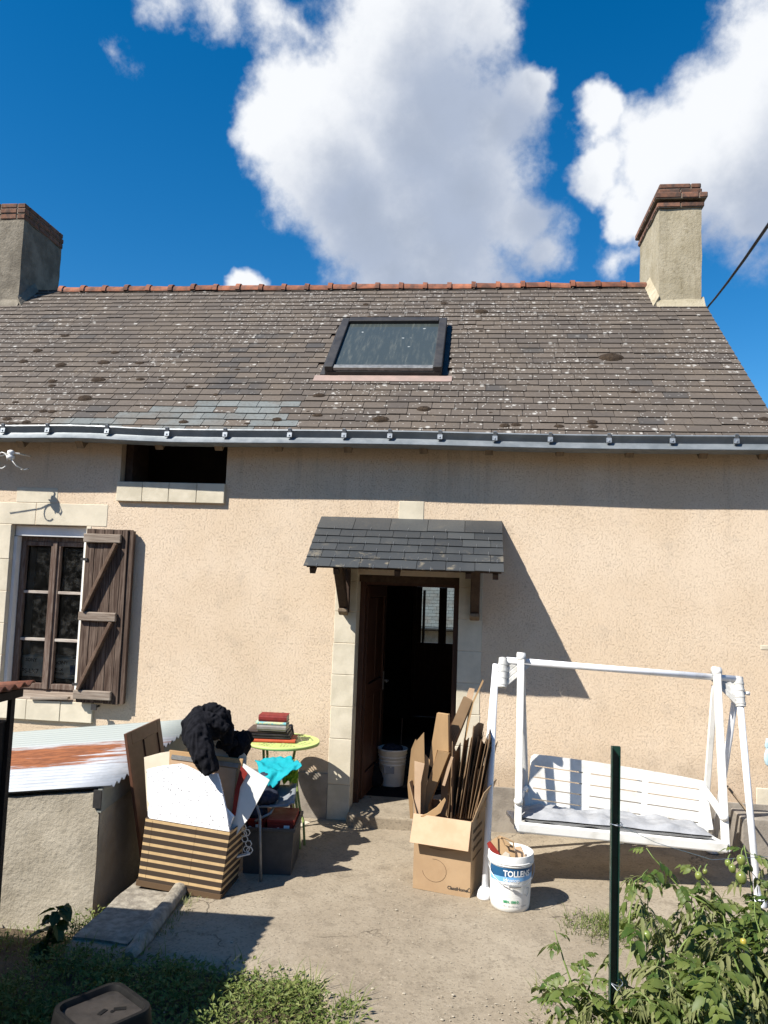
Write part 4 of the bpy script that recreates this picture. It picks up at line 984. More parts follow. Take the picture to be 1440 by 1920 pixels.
for x in (-.235, .06):
    MB().tube([(x, -.1605, .01), (x*1.03, -.1655, HB-.01)], .0007, 4).build('seam', INK_BROWN, bk, local=True)

def sheet(name, label, cat, pts, Yf, Yt, mat, thick=.02, group=None, wob=0, z_ref=None):
    """a board given by its outline in the photo, standing on a plane that leans back from Yf (bottom) to Yt (top)"""
    ys_ = [p[1] for p in pts]; lo, hi = max(ys_), min(ys_)
    P = [at_y(px, py, Yf+(Yt-Yf)*(lo-py)/(lo-hi)) for px, py in pts]
    o = MB().prism(P, (0, thick, 0)).build(name, mat); tag(o, label, cat, group)
    return o
sheet('polystyrene_board', 'white speckled polystyrene board standing in the striped box', 'board',
      [(275, 1443), (304, 1437), (338, 1433), (350, 1437), (374, 1449), (392, 1453), (407, 1451), (412, 1466), (424, 1520), (430, 1560), (428, 1580), (284, 1565), (278, 1543), (277, 1518), (280, 1507), (276, 1498)], -1.725, -1.66, POLY, .022)
sheet('polystyrene_offcut', 'small white polystyrene corner beside the speckled board', 'board', [(421, 1515), (437, 1532), (431, 1549), (428, 1570), (410, 1570), (410, 1530)], -1.685, -1.65, POLY, .03)
cp = thing('flat_carton', 'cardboard panel with grey taped top standing behind the polystyrene', 'panel', at_y(380, 1540, -1.62))
def pan(name, pts, Y, mat, th):
    ys_ = [p[1] for p in pts]; P = [at_y(px, py, Y+.10*(1640-py)/230) for px, py in pts]; return MB().prism(P, (0, th, 0)).build(name, mat, cp)
pan('backing', [(317, 1407), (455, 1424), (436, 1600), (302, 1590)], -1.62, CARD, .02)
pan('tape_strip', [(322, 1415), (448, 1432), (446, 1440), (320, 1423)], -1.628, STEEL, .006)
pan('front_sheet', [(319, 1425), (443, 1442), (428, 1600), (308, 1590)], -1.63, CARD_PALE, .007)
sheet('beige_sheet', 'plain beige sheet at the back left of the striped box', 'sheet', [(270, 1420), (300, 1412), (318, 1409), (312, 1590), (280, 1585)], -1.60, -1.52, BEIGE, .006)
sheet('cream_folder', 'cream folder behind the black sweater in the striped box', 'folder', [(398, 1385), (440, 1384), (462, 1420), (455, 1560), (395, 1560)], -1.50, -1.44, BEIGE, .012)
sheet('white_board', 'white laminate board slanting out of the right of the striped box', 'board', [(456, 1432), (505, 1463), (466, 1535), (452, 1552), (440, 1572), (420, 1572), (436, 1535)], -1.60, -1.56, WHITEBOARD, .012)
sheet('red_folder', 'red folder squeezed beside the cardboard panel', 'folder', [(452, 1436), (464, 1450), (450, 1476), (441, 1530), (434, 1530), (441, 1480)], -1.60, -1.58, REDBOX, .008)

def blob(name, mat, label, cat, parts, voxel=.012, amp=.018, sc=9, seed=0, fold=.45):
    """cloth heap: limbs given as tubes of varying radius, fused by a voxel remesh and wrinkled"""
    b = MB()
    for p in parts:
        if p[0] == 'b': b.ball(p[1], p[2], 14, 9)
        else: b.tube(p[1], p[2], 12)
    me = b.mesh(name); tmp = bpy.data.objects.new(name, me); COL.objects.link(tmp)
    rm = tmp.modifiers.new('r', 'REMESH'); rm.mode = 'VOXEL'; rm.voxel_size = voxel
    dg = bpy.context.evaluated_depsgraph_get(); dg.update(); ev = tmp.evaluated_get(dg); m2 = bpy.data.meshes.new_from_object(ev)
    bpy.data.objects.remove(tmp); m2.name = name
    bm = bmesh.new(); bm.from_mesh(m2); bmesh.ops.smooth_vert(bm, verts=bm.verts, factor=.5, use_axis_x=True, use_axis_y=True, use_axis_z=True); bm.normal_update()
    for v in bm.verts:
        q = Vector((v.co.x*sc, v.co.y*sc, v.co.z*sc*fold))+Vector((seed, seed*2, 0)); w_ = noise.noise(q+Vector((noise.noise(q*.7)*2, 0, noise.noise(q*.6+Vector((5, 5, 5)))*2)))
        rid = (1-abs(w_)*2.2)
        v.co += v.normal*(amp*rid*.6 + amp*.4*noise.noise(q*2.7))
    for f in bm.faces: f.smooth = True
    bm.to_mesh(m2); bm.free(); m2.materials.clear()
    return tag(link(name, m2, mat), label, cat)
def A(px, py, Y): return at_y(px, py, Y)
blob('sweater', BLACKCLOTH, 'black sweater draped over the boards of the striped box', 'sweater',
     [('t', [A(362, 1392, -1.62), A(358, 1358, -1.58), A(372, 1337, -1.55), A(398, 1330, -1.52), A(418, 1340, -1.5), A(424, 1368, -1.5), A(426, 1395, -1.52)], [.065, .06, .05, .045, .05, .05, .035]),
      ('t', [A(364, 1340, -1.6), A(395, 1352, -1.6), A(425, 1368, -1.58)], [.04, .05, .03]),
      ('t', [A(372, 1350, -1.6), A(372, 1385, -1.70), A(383, 1420, -1.76), A(396, 1448, -1.765)], [.07, .085, .07, .05]),
      ('t', [A(360, 1375, -1.62), A(372, 1410, -1.72), A(388, 1436, -1.76)], [.05, .05, .04]),
      ('b', A(395, 1362, -1.55), (.12, .09, .09)), ('b', A(412, 1345, -1.52), (.06, .06, .06)), ('t', [A(408, 1395, -1.5), A(428, 1402, -1.5), A(442, 1390, -1.48)], [.02, .025, .02])],
     voxel=.006, amp=.017, sc=17, seed=3)
blob('black_bag', BLACKCLOTH, 'small bunched black bag hanging beside the sweater', 'bag',
     [('b', A(449, 1396, -1.40), (.078, .07, .088)), ('b', A(440, 1408, -1.42), (.055, .05, .05)), ('t', [A(432, 1380, -1.4), A(462, 1384, -1.36), A(470, 1390, -1.34)], [.03, .045, .02])], voxel=.006, amp=.018, sc=20, seed=9)
hp = MB().tube([A(425, 1360, -1.3), A(437, 1368, -1.28), A(448, 1378, -1.27), A(455, 1390, -1.27)], .010, 8)
tag(hp.build('plastic_hoop', PAINT_WHITE, smooth=True), 'thin white hoop arching above the black bag', 'hoop')

# ------------------------------------------------------------------ bistro table and its load
TC = Vector((-1.515, -.44, .742)); TR = .300
tb = thing('bistro_table', 'round pale green perforated metal bistro table by the wall', 'table', (TC.x, TC.y, 0))
circ = lambda r, n, cx=0, cy=0: [(cx+r*math.cos(2*math.pi*i/n), cy+r*math.sin(2*math.pi*i/n)) for i in range(n)]
holes = []
for sect in range(8):
    a0 = sect*math.pi/4+.12
    for (r, n_) in ((.11, 2), (.155, 3), (.20, 4), (.245, 5)):
        for i in range(n_):
            a = a0 + (math.pi/4-.24)*((i+.5)/n_); holes.append([(r*math.cos(a)+.0125*math.cos(q*math.pi/3), r*math.sin(a)+.0125*math.sin(q*math.pi/3)) for q in range(6)])
flat_shape('table_top', circ(TR-.004, 56), holes, .0025, GREENTABLE, tb, Matrix.Translation(TC))
rim = MB(); pr = [(TR-.006, .0015), (TR, .001), (TR+.003, -.004), (TR+.002, -.022), (TR-.003, -.022), (TR-.004, -.003)]
rim.lathe(pr, TC, 56, close=True); rim.build('rim', GREENTABLE, tb, smooth=True)
for sx, sy in ((1, 1), (1, -1), (-1, 1), (-1, -1)):
    if (sx, sy) == (1, -1): pts = [A(550, 1424, -.55), A(552, 1475, -.6), A(556, 1510, -.62), A(560, 1545, -.62), at_z(562, 1592, 0)]
    elif (sx, sy) == (1, 1): pts = [TC+Vector((.10, .06, -.02)), TC+Vector((.06, .05, -.3)), Vector((-1.42, -.25, 0))]
    else: pts = [TC+Vector((sx*.15, sy*.06, -.02)), TC+Vector((sx*.13, sy*.05, -.3)), Vector((TC.x+sx*.24, TC.y+sy*.2, 0))]
    MB().tube(pts, .011, 8).build('leg', GREENLEG, tb, smooth=True)
MB().tube([A(556, 1424, -.50), A(557, 1478, -.52), A(562, 1515, -.55), A(569, 1540, -.55), at_z(571, 1585, 0)], .010, 8).build('leg', GREENLEG, tb, smooth=True)

def book(name, label, c, w, d, h, rz, cover, group='books stacked on the bistro table', pages=True, text=None):
    t = thing(name, label, 'book', c, group, (0, 0, rz))
    b = MB(); cv = .0025
    b.box(-w/2, w/2, -d/2, d/2, 0, cv); b.box(-w/2, w/2, -d/2, d/2, h-cv, h)
    b.add([(-w/2, -d/2, cv), (w/2, -d/2, cv), (w/2, -d/2-.006, h*.3), (w/2, -d/2-.006, h*.7), (w/2, -d/2, h-cv), (-w/2, -d/2, h-cv), (-w/2, -d/2-.006, h*.7), (-w/2, -d/2-.006, h*.3)], [(0, 1, 2, 7), (7, 2, 3, 6), (6, 3, 4, 5)])
    b.build('cover', cover, t, local=True)
    MB().box(-w/2+.004, w/2-.004, -d/2+.001, d/2-.004, cv, h-cv).build('pages', PAPER, t, local=True)
    return t
ORANGE = M('orange_red_cover', (.46, .085, .03), (.38, .06, .025), .6, 9)
BLACKC = M('black_cover', (.016, .014, .015), (.03, .026, .026), .4, 14)
BROWNC = M('dark_brown_cover', (.050, .032, .027), (.07, .046, .038), .5, 9)
GREYC = M('grey_cover', (.24, .22, .20), (.19, .17, .155), .6, 14)
TEALC = M('patterned_teal_cover', (.16, .42, .45), (.50, .52, .30), .6, 34, lo=.45, hi=.55)
zb_ = TC.z+.003; r0 = R(3)
KB = 1.22
stack = [('orange-red book at the bottom of the stack on the green table', .300, .215, .022, ORANGE, (-1.56, -.50)),
         ('black book just above the orange-red one', .270, .20, .016, BLACKC, (-1.585, -.50)), ('second black book in the stack, under the dark brown one', .265, .205, .018, BLACKC, (-1.59, -.495)),
         ('large dark brown book lying below the grey one', .265, .22, .022, BROWNC, (-1.605, -.48)),
         ('grey book on top of the dark brown book', .195, .15, .038, GREYC, (-1.565, -.53)),
         ('blue-green patterned book just under the red one', .205, .15, .020, TEALC, (-1.575, -.52)), ('dark red book on top of the stack', .190, .145, .044, REDCLOTH, (-1.565, -.51))]
for i, (lab, w, d, h, cv, (x, y)) in enumerate(stack):
    w *= KB; h *= 1.15
    book('book', lab, (x-.025, y+.04, zb_), w, d, h, R(4)+R(random.uniform(-3, 3)), cv); zb_ += h+.0008
blob('glove', NAVY, 'dark navy glove standing behind the stacked books', 'glove',
     [('b', A(530, 1352, -.30), (.05, .04, .07)), ('t', [A(518, 1352, -.3), A(514, 1342, -.3)], [.018, .010]), ('t', [A(528, 1350, -.3), A(528, 1339, -.3)], [.016, .008]), ('t', [A(533, 1350, -.3), A(534, 1339, -.3)], [.015, .008]), ('t', [A(538, 1352, -.3), A(540, 1344, -.3)], [.014, .008]), ('t', [A(540, 1360, -.28), A(545, 1385, -.28)], [.04, .035])], voxel=.006, amp=.004, sc=30)

# folding chair under the table, heaped with cloth
chq = thing('chair', 'grey seated metal chair heaped with cloth under the table', 'chair', (-1.45, -1.1, 0))
sa, sb_, sc_, sd = A(470, 1512, -1.22), A(552, 1510, -1.16), A(556, 1472, -.85), A(470, 1470, -.85)
b = MB().grid(lambda u, v: (sa.lerp(sb_, u)).lerp(sd.lerp(sc_, u), v)+Vector((0, 0, -.03*math.sin(math.pi*u)*math.sin(math.pi*v)+.02*(u > .9))), 12, 8)
o = b.build('seat', GREYTRAY, chq, smooth=True); so = o.modifiers.new('t', 'SOLIDIFY'); so.thickness = .012
fl = A(489, 1652, -1.45); 
MB().tube([A(470, 1505, -1.2), A(482, 1512, -1.3), A(487, 1530, -1.36), fl], .011, 8).build('leg', STEEL, chq, smooth=True)
MB().tube([A(520, 1500, -1.1), A(507, 1525, -1.2), A(478, 1540, -1.28)], .010, 8).build('leg_brace', STEEL, chq, smooth=True)
MB().tube([A(545, 1500, -.95), A(548, 1530, -.8), (-1.33, -.78, 0)], .011, 8).build('leg', STEEL, chq, smooth=True)
MB().tube([A(470, 1490, -.9), (-1.62, -.85, 0)], .011, 8).build('leg', STEEL, chq, smooth=True)
def drape(name, mat, label, cat, corners, amp, sc, nu=30, nv=24, sagf=0, seed=0, thick=.004):
    c0, c1, c2_, c3 = corners
    def f(u, v):
        p = c0.lerp(c1, u).lerp(c3.lerp(c2_, u), v); q = Vector((u*sc+seed, v*sc, seed))
        n_ = noise.noise(q)+.5*noise.noise(q*2.3)+.3*noise.noise(q*4.1)
        return p+Vector((0.25*n_*amp, -abs(n_)*amp, n_*amp*.9-sagf*(u-.5)**2))
    o = MB().grid(f, nu, nv).build(name, mat, smooth=True, fix=False); so = o.modifiers.new('t', 'SOLIDIFY'); so.thickness = thick
    return tag(o, label, cat)
drape('turquoise_cloth', TURQ, 'bright turquoise cloth heaped on the chair under the table', 'cloth', (A(503, 1476, -1.05), A(566, 1436, -.92), A(546, 1418, -.70), A(478, 1424, -.72)), .040, 2.2, seed=2, sagf=.0)
drape('lime_cloth', LIME, 'lime yellow cloth poking out below the turquoise one', 'cloth', (A(530, 1466, -.88), A(558, 1466, -.86), A(560, 1436, -.80), A(528, 1440, -.80)), .03, 4, 18, 14, seed=5)
blob('dark_clothes', NAVY, 'dark navy clothes bundled on the left of the chair', 'clothes', [('b', A(490, 1493, -1.1), (.12, .12, .05)), ('b', A(478, 1520, -1.15), (.09, .1, .06)), ('b', A(500, 1468, -.9), (.10, .1, .07))], voxel=.012, amp=.02, sc=11, seed=4)
# dark crate with red cartons
crt = thing('plastic_crate', 'dark grey plastic crate holding red cartons under the chair', 'crate', (-1.397, -1.122, 0), None, (0, 0, R(5)))
def open_box(b, w, d, h, t=.006, tp=.94):
    w2, d2 = w/2, d/2; wb, db = w2*tp, d2*tp
    o = [(-wb, -db, 0), (wb, -db, 0), (wb, db, 0), (-wb, db, 0), (-w2, -d2, h), (w2, -d2, h), (w2, d2, h), (-w2, d2, h)]
    i = [(-wb+t, -db+t, t), (wb-t, -db+t, t), (wb-t, db-t, t), (-wb+t, db-t, t), (-w2+t, -d2+t, h), (w2-t, -d2+t, h), (w2-t, d2-t, h), (-w2+t, d2-t, h)]
    f = [(0, 3, 2, 1)]+[(k, (k+1) % 4, 4+(k+1) % 4, 4+k) for k in range(4)]+[(4+k, 4+(k+1) % 4, 12+(k+1) % 4, 12+k) for k in range(4)]+[(12+k, 12+(k+1) % 4, 8+(k+1) % 4, 8+k) for k in range(4)]+[(8, 9, 10, 11)]
    return b.add(o+i, f)
open_box(MB(), .36, .42, .315).build('crate_body', DKPLASTIC, crt, local=True, bevel=.006)
b = MB(); b.box(-.192, .192, -.222, -.202, .30, .325); b.box(-.192, .192, .202, .222, .30, .325); b.box(.172, .192, -.2015, .2015, .30, .325); b.box(-.192, -.172, -.2015, .2015, .30, .325); b.build('rim', DKPLASTIC, crt, local=True, bevel=.004)
def redcarton(label, c, w, d, h, rz):
    t = thing('red_carton', label, 'box', c, 'red cartons in the grey crate', (0, 0, rz))
    MB().box(-w/2, w/2, -d/2, d/2, 0, h-.022).build('carton', REDBOX, t, local=True, bevel=.003)
    MB().box(-w/2-.003, w/2+.003, -d/2-.003, d/2+.003, h-.021, h).build('lid', REDBOX, t, local=True, bevel=.003)
    MB().box(w/2-.07, w/2-.03, -d/2-.002, -d/2+.001, h*.25, h*.7).build('label', INK_W, t, local=True)
    d_ = MB().lathe([(.016, 0), (.016, .002)], (0, 0, 0), 14); o = d_.build('round_label', INK_W, t, local=True); o.rotation_euler = (R(90), 0, 0); o.location = (w/2-.11, -d/2, h*.45)
redcarton('red carton with a round white label at the right of the crate', Vector((-1.325, -1.12, .24)), .19, .30, .125, R(6))
redcarton('red carton half hidden behind the chair leg', Vector((-1.50, -1.10, .23)), .13, .28, .12, R(3))
hx_ = MB()
orn = thing('hexagon_ornament', 'white wire ornament of linked hexagons standing beside the striped box', 'ornament', A(463, 1600, -1.45))
for (px, py) in ((456, 1552), (463, 1561), (459, 1573), (466, 1582), (462, 1592), (468, 1594), (457, 1563)):
    c = A(px, py, -1.46); b = MB()
    b.tube([c+Vector((.022*math.cos(i*math.pi/3), 0, .022*math.sin(i*math.pi/3))) for i in range(7)], .0035, 6); b.build('hexagon', CERAMIC, orn)
MB().bar(A(436, 1608, -1.5), A(469, 1600, -1.46), .03, .008).build('foot', CERAMIC, orn)
tag(MB().bar(A(562, 1548, -.55), A(577, 1541, -.45), .05, .004).build('paper_scrap', PAPER), 'small pale paper scrap on the ground beside the table leg', 'paper')
# ------------------------------------------------------------------ inside the doorway
ib_ = thing('bucket', 'white plastic bucket standing just inside the dark doorway', 'bucket', (-.735, .93, .092))
MB().lathe([(.115, 0), (.118, .004), (.138, .30), (.146, .302), (.146, .335), (.150, .336), (.150, .35), (.140, .35), (.134, .34), (.112, .01)], (-.735, .93, .092), 36).build('pail', BUCKETW, ib_, smooth=True)
for z in (.20, .235, .27): MB().lathe([(.112+z*.083, z), (.1185+z*.083, z+.004), (.1185+z*.083, z+.008), (.112+z*.083, z+.012)], (-.735, .93, .092), 36, close=True).build('ring', BUCKETW, ib_, smooth=True)
MB().box(-.80, -.70, .80, .803, .22, .29).build('label_print', INK_G, ib_)
blob('blue_rag', NAVY, 'dark blue rag stuffed in the bucket inside the doorway', 'rag', [('b', (-.76, .93, .43), (.08, .08, .05)), ('b', (-.70, .95, .43), (.06, .06, .04))], voxel=.01, amp=.015, sc=14)
tag(MB().tube([(-.66, .95, .20), (-.655, 1.0, .72)], .005, 6).build('stick', BEAM), 'thin dark stick rising from the bucket inside the doorway', 'stick')
blob('black_sack', BLACKCLOTH, 'black sack slumped beside the bucket inside the doorway', 'sack', [('b', (-.90, .80, .16), (.09, .12, .09)), ('b', (-.90, .78, .25), (.05, .06, .07))], voxel=.012, amp=.02, sc=10, seed=6)
mt_ = MB().grid(lambda u, v: (-.93+.78*u, .30+.50*v, .098+.006*noise.noise((u*6, v*6, 0))), 14, 10)
tag(mt_.build('door_mat', BLACKCLOTH, smooth=True), 'dark doormat on the floor just inside the open door', 'mat')

# ------------------------------------------------------------------ big cardboard box with flattened cartons
F0, F1 = Vector((-.350, -1.335, 0)), Vector((.040, -1.432, 0)); cu_ = (F1-F0).normalized(); cn_ = Vector((-cu_.y, cu_.x, 0)); BWD = (F1-F0).length; BD, BH = .40, .495
box = thing('cardboard_box', 'large open cardboard box packed with flattened cartons beside the door', 'box', (F0+F1)/2+cn_*BD/2)
def CBX(b, u0, u1, d0, d1, z0, z1): c = F0+cu_*(u0+u1)/2+cn_*(d0+d1)/2+Vector((0, 0, (z0+z1)/2)); return b.obox(c, cu_*(u1-u0)/2, cn_*(d1-d0)/2, Vector((0, 0, (z1-z0)/2)))
BOXM = M('box_kraft', (.385, .262, .150), (.335, .222, .125), .9, 4, .12, 60, stretch=(1, 1, 1))
t_ = .006
CBX(MB(), 0, BWD, 0, t_, 0, BH).build('front_panel', BOXM, box); CBX(MB(), 0, BWD, BD-t_, BD, 0, BH).build('back_panel', BOXM, box)
CBX(MB(), 0, t_, t_+.001, BD-t_-.001, 0, BH).build('side_panel', BOXM, box); CBX(MB(), BWD-t_, BWD, t_+.001, BD-t_-.001, 0, BH).build('side_panel', BOXM, box)
CBX(MB(), t_+.001, BWD-t_-.001, t_+.001, BD-t_-.001, .004, .01).build('bottom_panel', BOXM, box)
def flap(p0, p1, out, th=.005, mat=CARD_PALE):
    q = [Vector(p0), Vector(p1), Vector(p1)+Vector(out), Vector(p0)+Vector(out)]; n_ = (q[1]-q[0]).cross(q[3]-q[0]).normalized()*th
    return MB().prism(q, n_).build('flap', mat, box)
Z = Vector((0, 0, 1))
flap(F0+Z*(BH+.002)-cn_*.004-cu_*.008, F1+Z*(BH+.002)-cn_*.004-cu_*.002, -cn_*.070-Z*.172, .005)
flap(F1+Z*BH+cu_*.0, F1+cn_*BD+Z*BH, Z*.20+cu_*.075, .005, BOXM)
flap(F0+Z*BH+cn_*.02, F0+cn_*BD+Z*BH, Z*.20-cu_*.06, .005, BOXM)
def printline(s, sz, u, z, mat=INK_BROWN, side=False, bold=0, sx=1):
    o = F0+cu_*u+Z*z-cn_*.0012 if not side else F1+cn_*u+Z*z+cu_*.0012
    return text_mesh('lettering', s, sz, mat, box, frame(o, cn_ if side else cu_, Z), bold=bold, sx=sx)
printline('ClassiHome', .030, .245, .036, INK_K, bold=.0008, sx=.95)
b = MB(); o = F0+cu_*.385+Z*.040-cn_*.0015; pts = [(0, 0), (0, .014), (.011, .026), (.022, .014), (.022, 0), (0, 0)]
b.tube([o+cu_*x+Z*y for x, y in pts], .0018, 5); b.build('house_mark', INK_K, box)
pm_ = MB()      # blurred rows of print on the side, too worn to read
for z_, h_ in ((.40, .026), (.345, .024), (.285, .024), (.225, .016)):
    u_ = .05
    while u_ < .30:
        w_ = random.uniform(.006, .020); c = F1+cn_*(u_+w_/2)+Z*(z_+h_/2)+cu_*.0012; pm_.obox(c, cu_*.0004, cn_*w_/2, Z*h_*random.uniform(.35, .5)); u_ += w_+random.uniform(.003, .012)
pm_.build('worn_print', INK_BROWN, box)
b = MB()    # faint line drawing on the front
arc = [(.15+.085*math.cos(a), .14+.075*math.sin(a)) for a in [R(100)-i*R(18) for i in range(16)]]
b.tube([F0+cu_*x+Z*y-cn_*.001 for x, y in arc], .0011, 4)
b.tube([F0+cu_*x+Z*y-cn_*.001 for x, y in [(.11, .285), (.20, .28), (.29, .295), (.345, .33), (.35, .36)]], .0011, 4); b.build('line_drawing', INK_BROWN, box)

def card(label, pts, Y, mat=CARD, th=.006, lean=.0, name='cardboard_sheet', group='flattened cartons in the big box'):
    lo = max(p[1] for p in pts); P = [at_y(px, py, Y+lean*(lo-py)/100) for px, py in pts]
    nn = (P[1]-P[0]).cross(P[2]-P[1]).normalized(); nn = nn if nn.y > 0 else -nn
    return tag(MB().prism(P, nn*th).build(name, mat), label, 'cardboard', group)
lg = thing('long_carton', 'long tan carton folded at its middle, standing tallest left of the lettered one', 'cardboard', at_y(800, 1520, -1.2), 'flattened cartons in the big box')
def slab_px(nm, pts, Y, th, parent, mat, lean=0):
    lo = max(p[1] for p in pts); P = [at_y(px, py, Y+lean*(lo-py)/100) for px, py in pts]; return MB().prism(P, Vector((.012, th, .0))).build(nm, mat, parent)
slab_px('lower_half', [(821, 1407), (842, 1412), (803, 1512), (803, 1540), (790, 1540), (792, 1498)], -1.20, .05, lg, CARD)
slab_px('upper_half', [(819, 1337), (840, 1340), (841, 1410), (820, 1406), (811, 1440), (803, 1432)], -1.19, .035, lg, CARD)
lt = thing('lettered_carton', 'narrow brown carton with printed lines slanting to the right', 'cardboard', at_y(850, 1480, -1.15), 'flattened cartons in the big box')
lp = [(869, 1306), (885, 1315), (846, 1411), (838, 1530), (826, 1530), (829, 1399)]
slab_px('carton', lp, -1.15, .02, lt, M('shaded_printed_card', (.24, .155, .085), (.19, .12, .065), .9, 5), .03)  # card tone darkened for the side turned from the sun
p0, p1 = at_y(838, 1395, -1.118), at_y(869, 1322, -1.095)
for k_, off in enumerate((0, .022, .044)): text_mesh('lettering', '--- ---- -- ---'[:13-k_], .024, INK_BROWN, lt, frame(p0+Vector((.012+off*.8, -.016, off*.2)), p1-p0, Vector((-.8, 0, .5))), bold=.0006)
text_mesh('lettering', '7', .05, INK_BROWN, lt, frame(at_y(842, 1392, -1.14), p1-p0, Vector((-.8, 0, .5))), bold=.0006)
card('thin cardboard strip sticking up furthest to the right', [(905, 1274), (907, 1277), (888, 1318), (862, 1440), (858, 1520), (850, 1520), (879, 1330)], -1.08, CARD, .006)
card('short cardboard ends showing beside the lettered carton', [(880, 1290), (890, 1292), (884, 1318), (868, 1340), (876, 1300)], -1.06, CARD_PALE, .012)
card('bent tan sheet with a pointed top at the left of the box', [(795, 1373), (796, 1432), (790, 1470), (788, 1535), (776, 1535), (774, 1426), (782, 1388)], -1.27, CARD, .006, .02)
card('outermost sheet on the left of the box', [(779, 1386), (782, 1390), (775, 1432), (774, 1535), (769, 1535), (764, 1472), (771, 1405)], -1.24, CARD, .02)
card('notched pale sheet in front of the bent tan one', [(777, 1427), (796, 1432), (789, 1468), (788, 1534), (777, 1534)], -1.30, CARD_PALE, .006)
card('curled sheet lying across the front of the box', [(834, 1496), (836, 1500), (826, 1524), (806, 1536), (788, 1530), (800, 1526), (818, 1514)], -1.36, CARD, .010)
card('crumpled strip between the two tan cartons', [(797, 1415), (806, 1425), (800, 1470), (795, 1530), (788, 1530), (791, 1470)], -1.22, CARD, .008)
card('short brown flap bent over at the right side', [(889, 1448), (912, 1432), (906, 1460), (900, 1490), (898, 1500), (893, 1480)], -1.20, CARD, .006)
ORD = ('first', 'second', 'third', 'fourth', 'fifth', 'sixth', 'seventh', 'eighth', 'ninth', 'tenth', 'eleventh', 'twelfth', 'thirteenth')
for k9, (px, tx, ty, w_) in enumerate(sorted(((846, 852, 1400, 0), (852, 868, 1376, 1), (858, 878, 1372, 0), (863, 884, 1362, 1), (868, 889, 1385, 0), (873, 888, 1372, 1), (878, 905, 1378, 0), (882, 908, 1380, 1), (886, 911, 1390, 0), (890, 917, 1384, 1), (893, 919, 1396, 0), (840, 845, 1430, 1), (897, 914, 1420, 1)))):
    yb = -1.30+random.uniform(-.03, .03); bt = at_y(px, 1535, yb); tp = at_y(tx, ty, yb+.06); dp = Vector((.03+random.uniform(-.03, .05), .26, random.uniform(-.03, .03)))
    jag = random.uniform(-.09, .08); tp += Vector((random.uniform(-.02, .03), 0, random.uniform(-.07, .05))); n0 = (tp-bt).cross(dp).normalized()*.004
    mid = bt.lerp(tp, .55)+Vector((random.uniform(-.008, .008), 0, 0))
    o = MB().prism([bt, mid, tp, tp+dp*.45+Vector((0, 0, jag)), tp+dp+Vector((0, 0, -.03)), bt+dp], n0).build('cardboard_sheet', CARD_SHADED if w_ or k9 % 4 else CARD)
    tag(o, '%s from the left of the thin upright brown sheets packed in the cardboard box' % ORD[k9], 'cardboard', 'upright flattened cartons')
card('grey-brown slit strip leaning at the middle of the box', [(846, 1418), (850, 1420), (834, 1474), (829, 1472), (838, 1440)], -1.33, CARD_PALE, .004)

# ------------------------------------------------------------------ paint bucket
BC = Vector((.300, -1.490, .002)); pb_ = thing('paint_bucket', 'white paint bucket with blue TOLLENS label in front of the swing', 'bucket', BC)
MB().lathe([(.118, 0), (.124, .004), (.128, .03), (.1395, .285), (.147, .288), (.1485, .335), (.146, .350), (.140, .350), (.137, .33), (.122, .012), (.118, .010)], BC, 48).build('pail', BUCKETW, pb_, smooth=True)
auto_smooth(pb_.children[0], 50)
MB().lathe([(.1505, .300), (.1515, .302), (.1515, .306), (.1505, .308)], BC, 48, close=True).build('rim_ring', BUCKETW, pb_, smooth=True)
def rad(z): return .128+(z-.03)*.0451
A0 = R(8)      # label centre direction, measured from -Y towards +X
def band(nm, z0a, z0b, z1a, z1b, mat, lift=.0008, a0=R(-78), a1=R(70)):
    b = MB().grid(lambda u, v: (lambda a, z: (BC.x+(rad(z)+lift)*math.sin(a), BC.y-(rad(z)+lift)*math.cos(a), BC.z+z))(A0+a0+(a1-a0)*u, (z0a+(z0b-z0a)*u)*(1-v)+(z1a+(z1b-z1a)*u)*v), 30, 6)
    return b.build(nm, mat, pb_, smooth=True, fix=True)
band('label_band', .185, .205, .275, .275, BLUE_L); band('label_band', .215, .240, .279, .279, BLUE_D, .0014)
def wrap_text(s, sz, a, z, mat, bold=0, sx=1.0):
    o = text_mesh('lettering', s, sz, mat, pb_, Matrix.Identity(4), extrude=.0002, bold=bold, local=True, sx=sx)
    for v in o.data.vertices:
        an = A0+a+v.co.x/rad(z); zz = z+v.co.y; r_ = rad(zz)+.0019+v.co.z; v.co = Vector((r_*math.sin(an), -r_*math.cos(an), zz))
    return o
wrap_text('TOLLENS', .052, R(-30), .228, INK_W, .0014, .86)
wrap_text('idrotop', .034, R(-30), .194, INK_W, .0003)
wrap_text('PEINTURE ACRYLIQUE', .0125, R(-30), .172, INK_G); wrap_text('MURS ET PLAFONDS', .0125, R(-30), .155, INK_G)
for k_, (z, n_) in enumerate(((.135, 24), (.122, 20), (.110, 24), (.098, 18))): wrap_text('l'*0+'- '*n_, .009, R(-30), z, INK_G)
wrap_text('BIEN. 1500 D', .022, R(-30), .062, INK_GREEN, .0008, .8); wrap_text('15 L  (2 x 60 m2)  1 BLANC', .014, R(-31), .038, INK_G)
sh_ = MB(); 
def wp(a, z, l=.002): r_ = rad(z)+l; return (BC.x+r_*math.sin(A0+a), BC.y-r_*math.cos(A0+a), BC.z+z)
sh_.tube([wp(R(a), z) for a, z in ((33, .15), (48, .15), (48, .115), (40.5, .098), (33, .115), (33, .15))], .0012, 5); sh_.build('shield_mark', INK_G, pb_)
hd = [(-.1495, .0, .305)]; hpts = []
for i in range(15):
    q = i/14; a = R(-92)+R(184)*q; rr = .150+.010*math.sin(math.pi*q); z = .30-.125*math.sin(math.pi*q)**.8; hpts.append((BC.x+rr*math.sin(A0+a), BC.y-rr*math.cos(A0+a), BC.z+z))
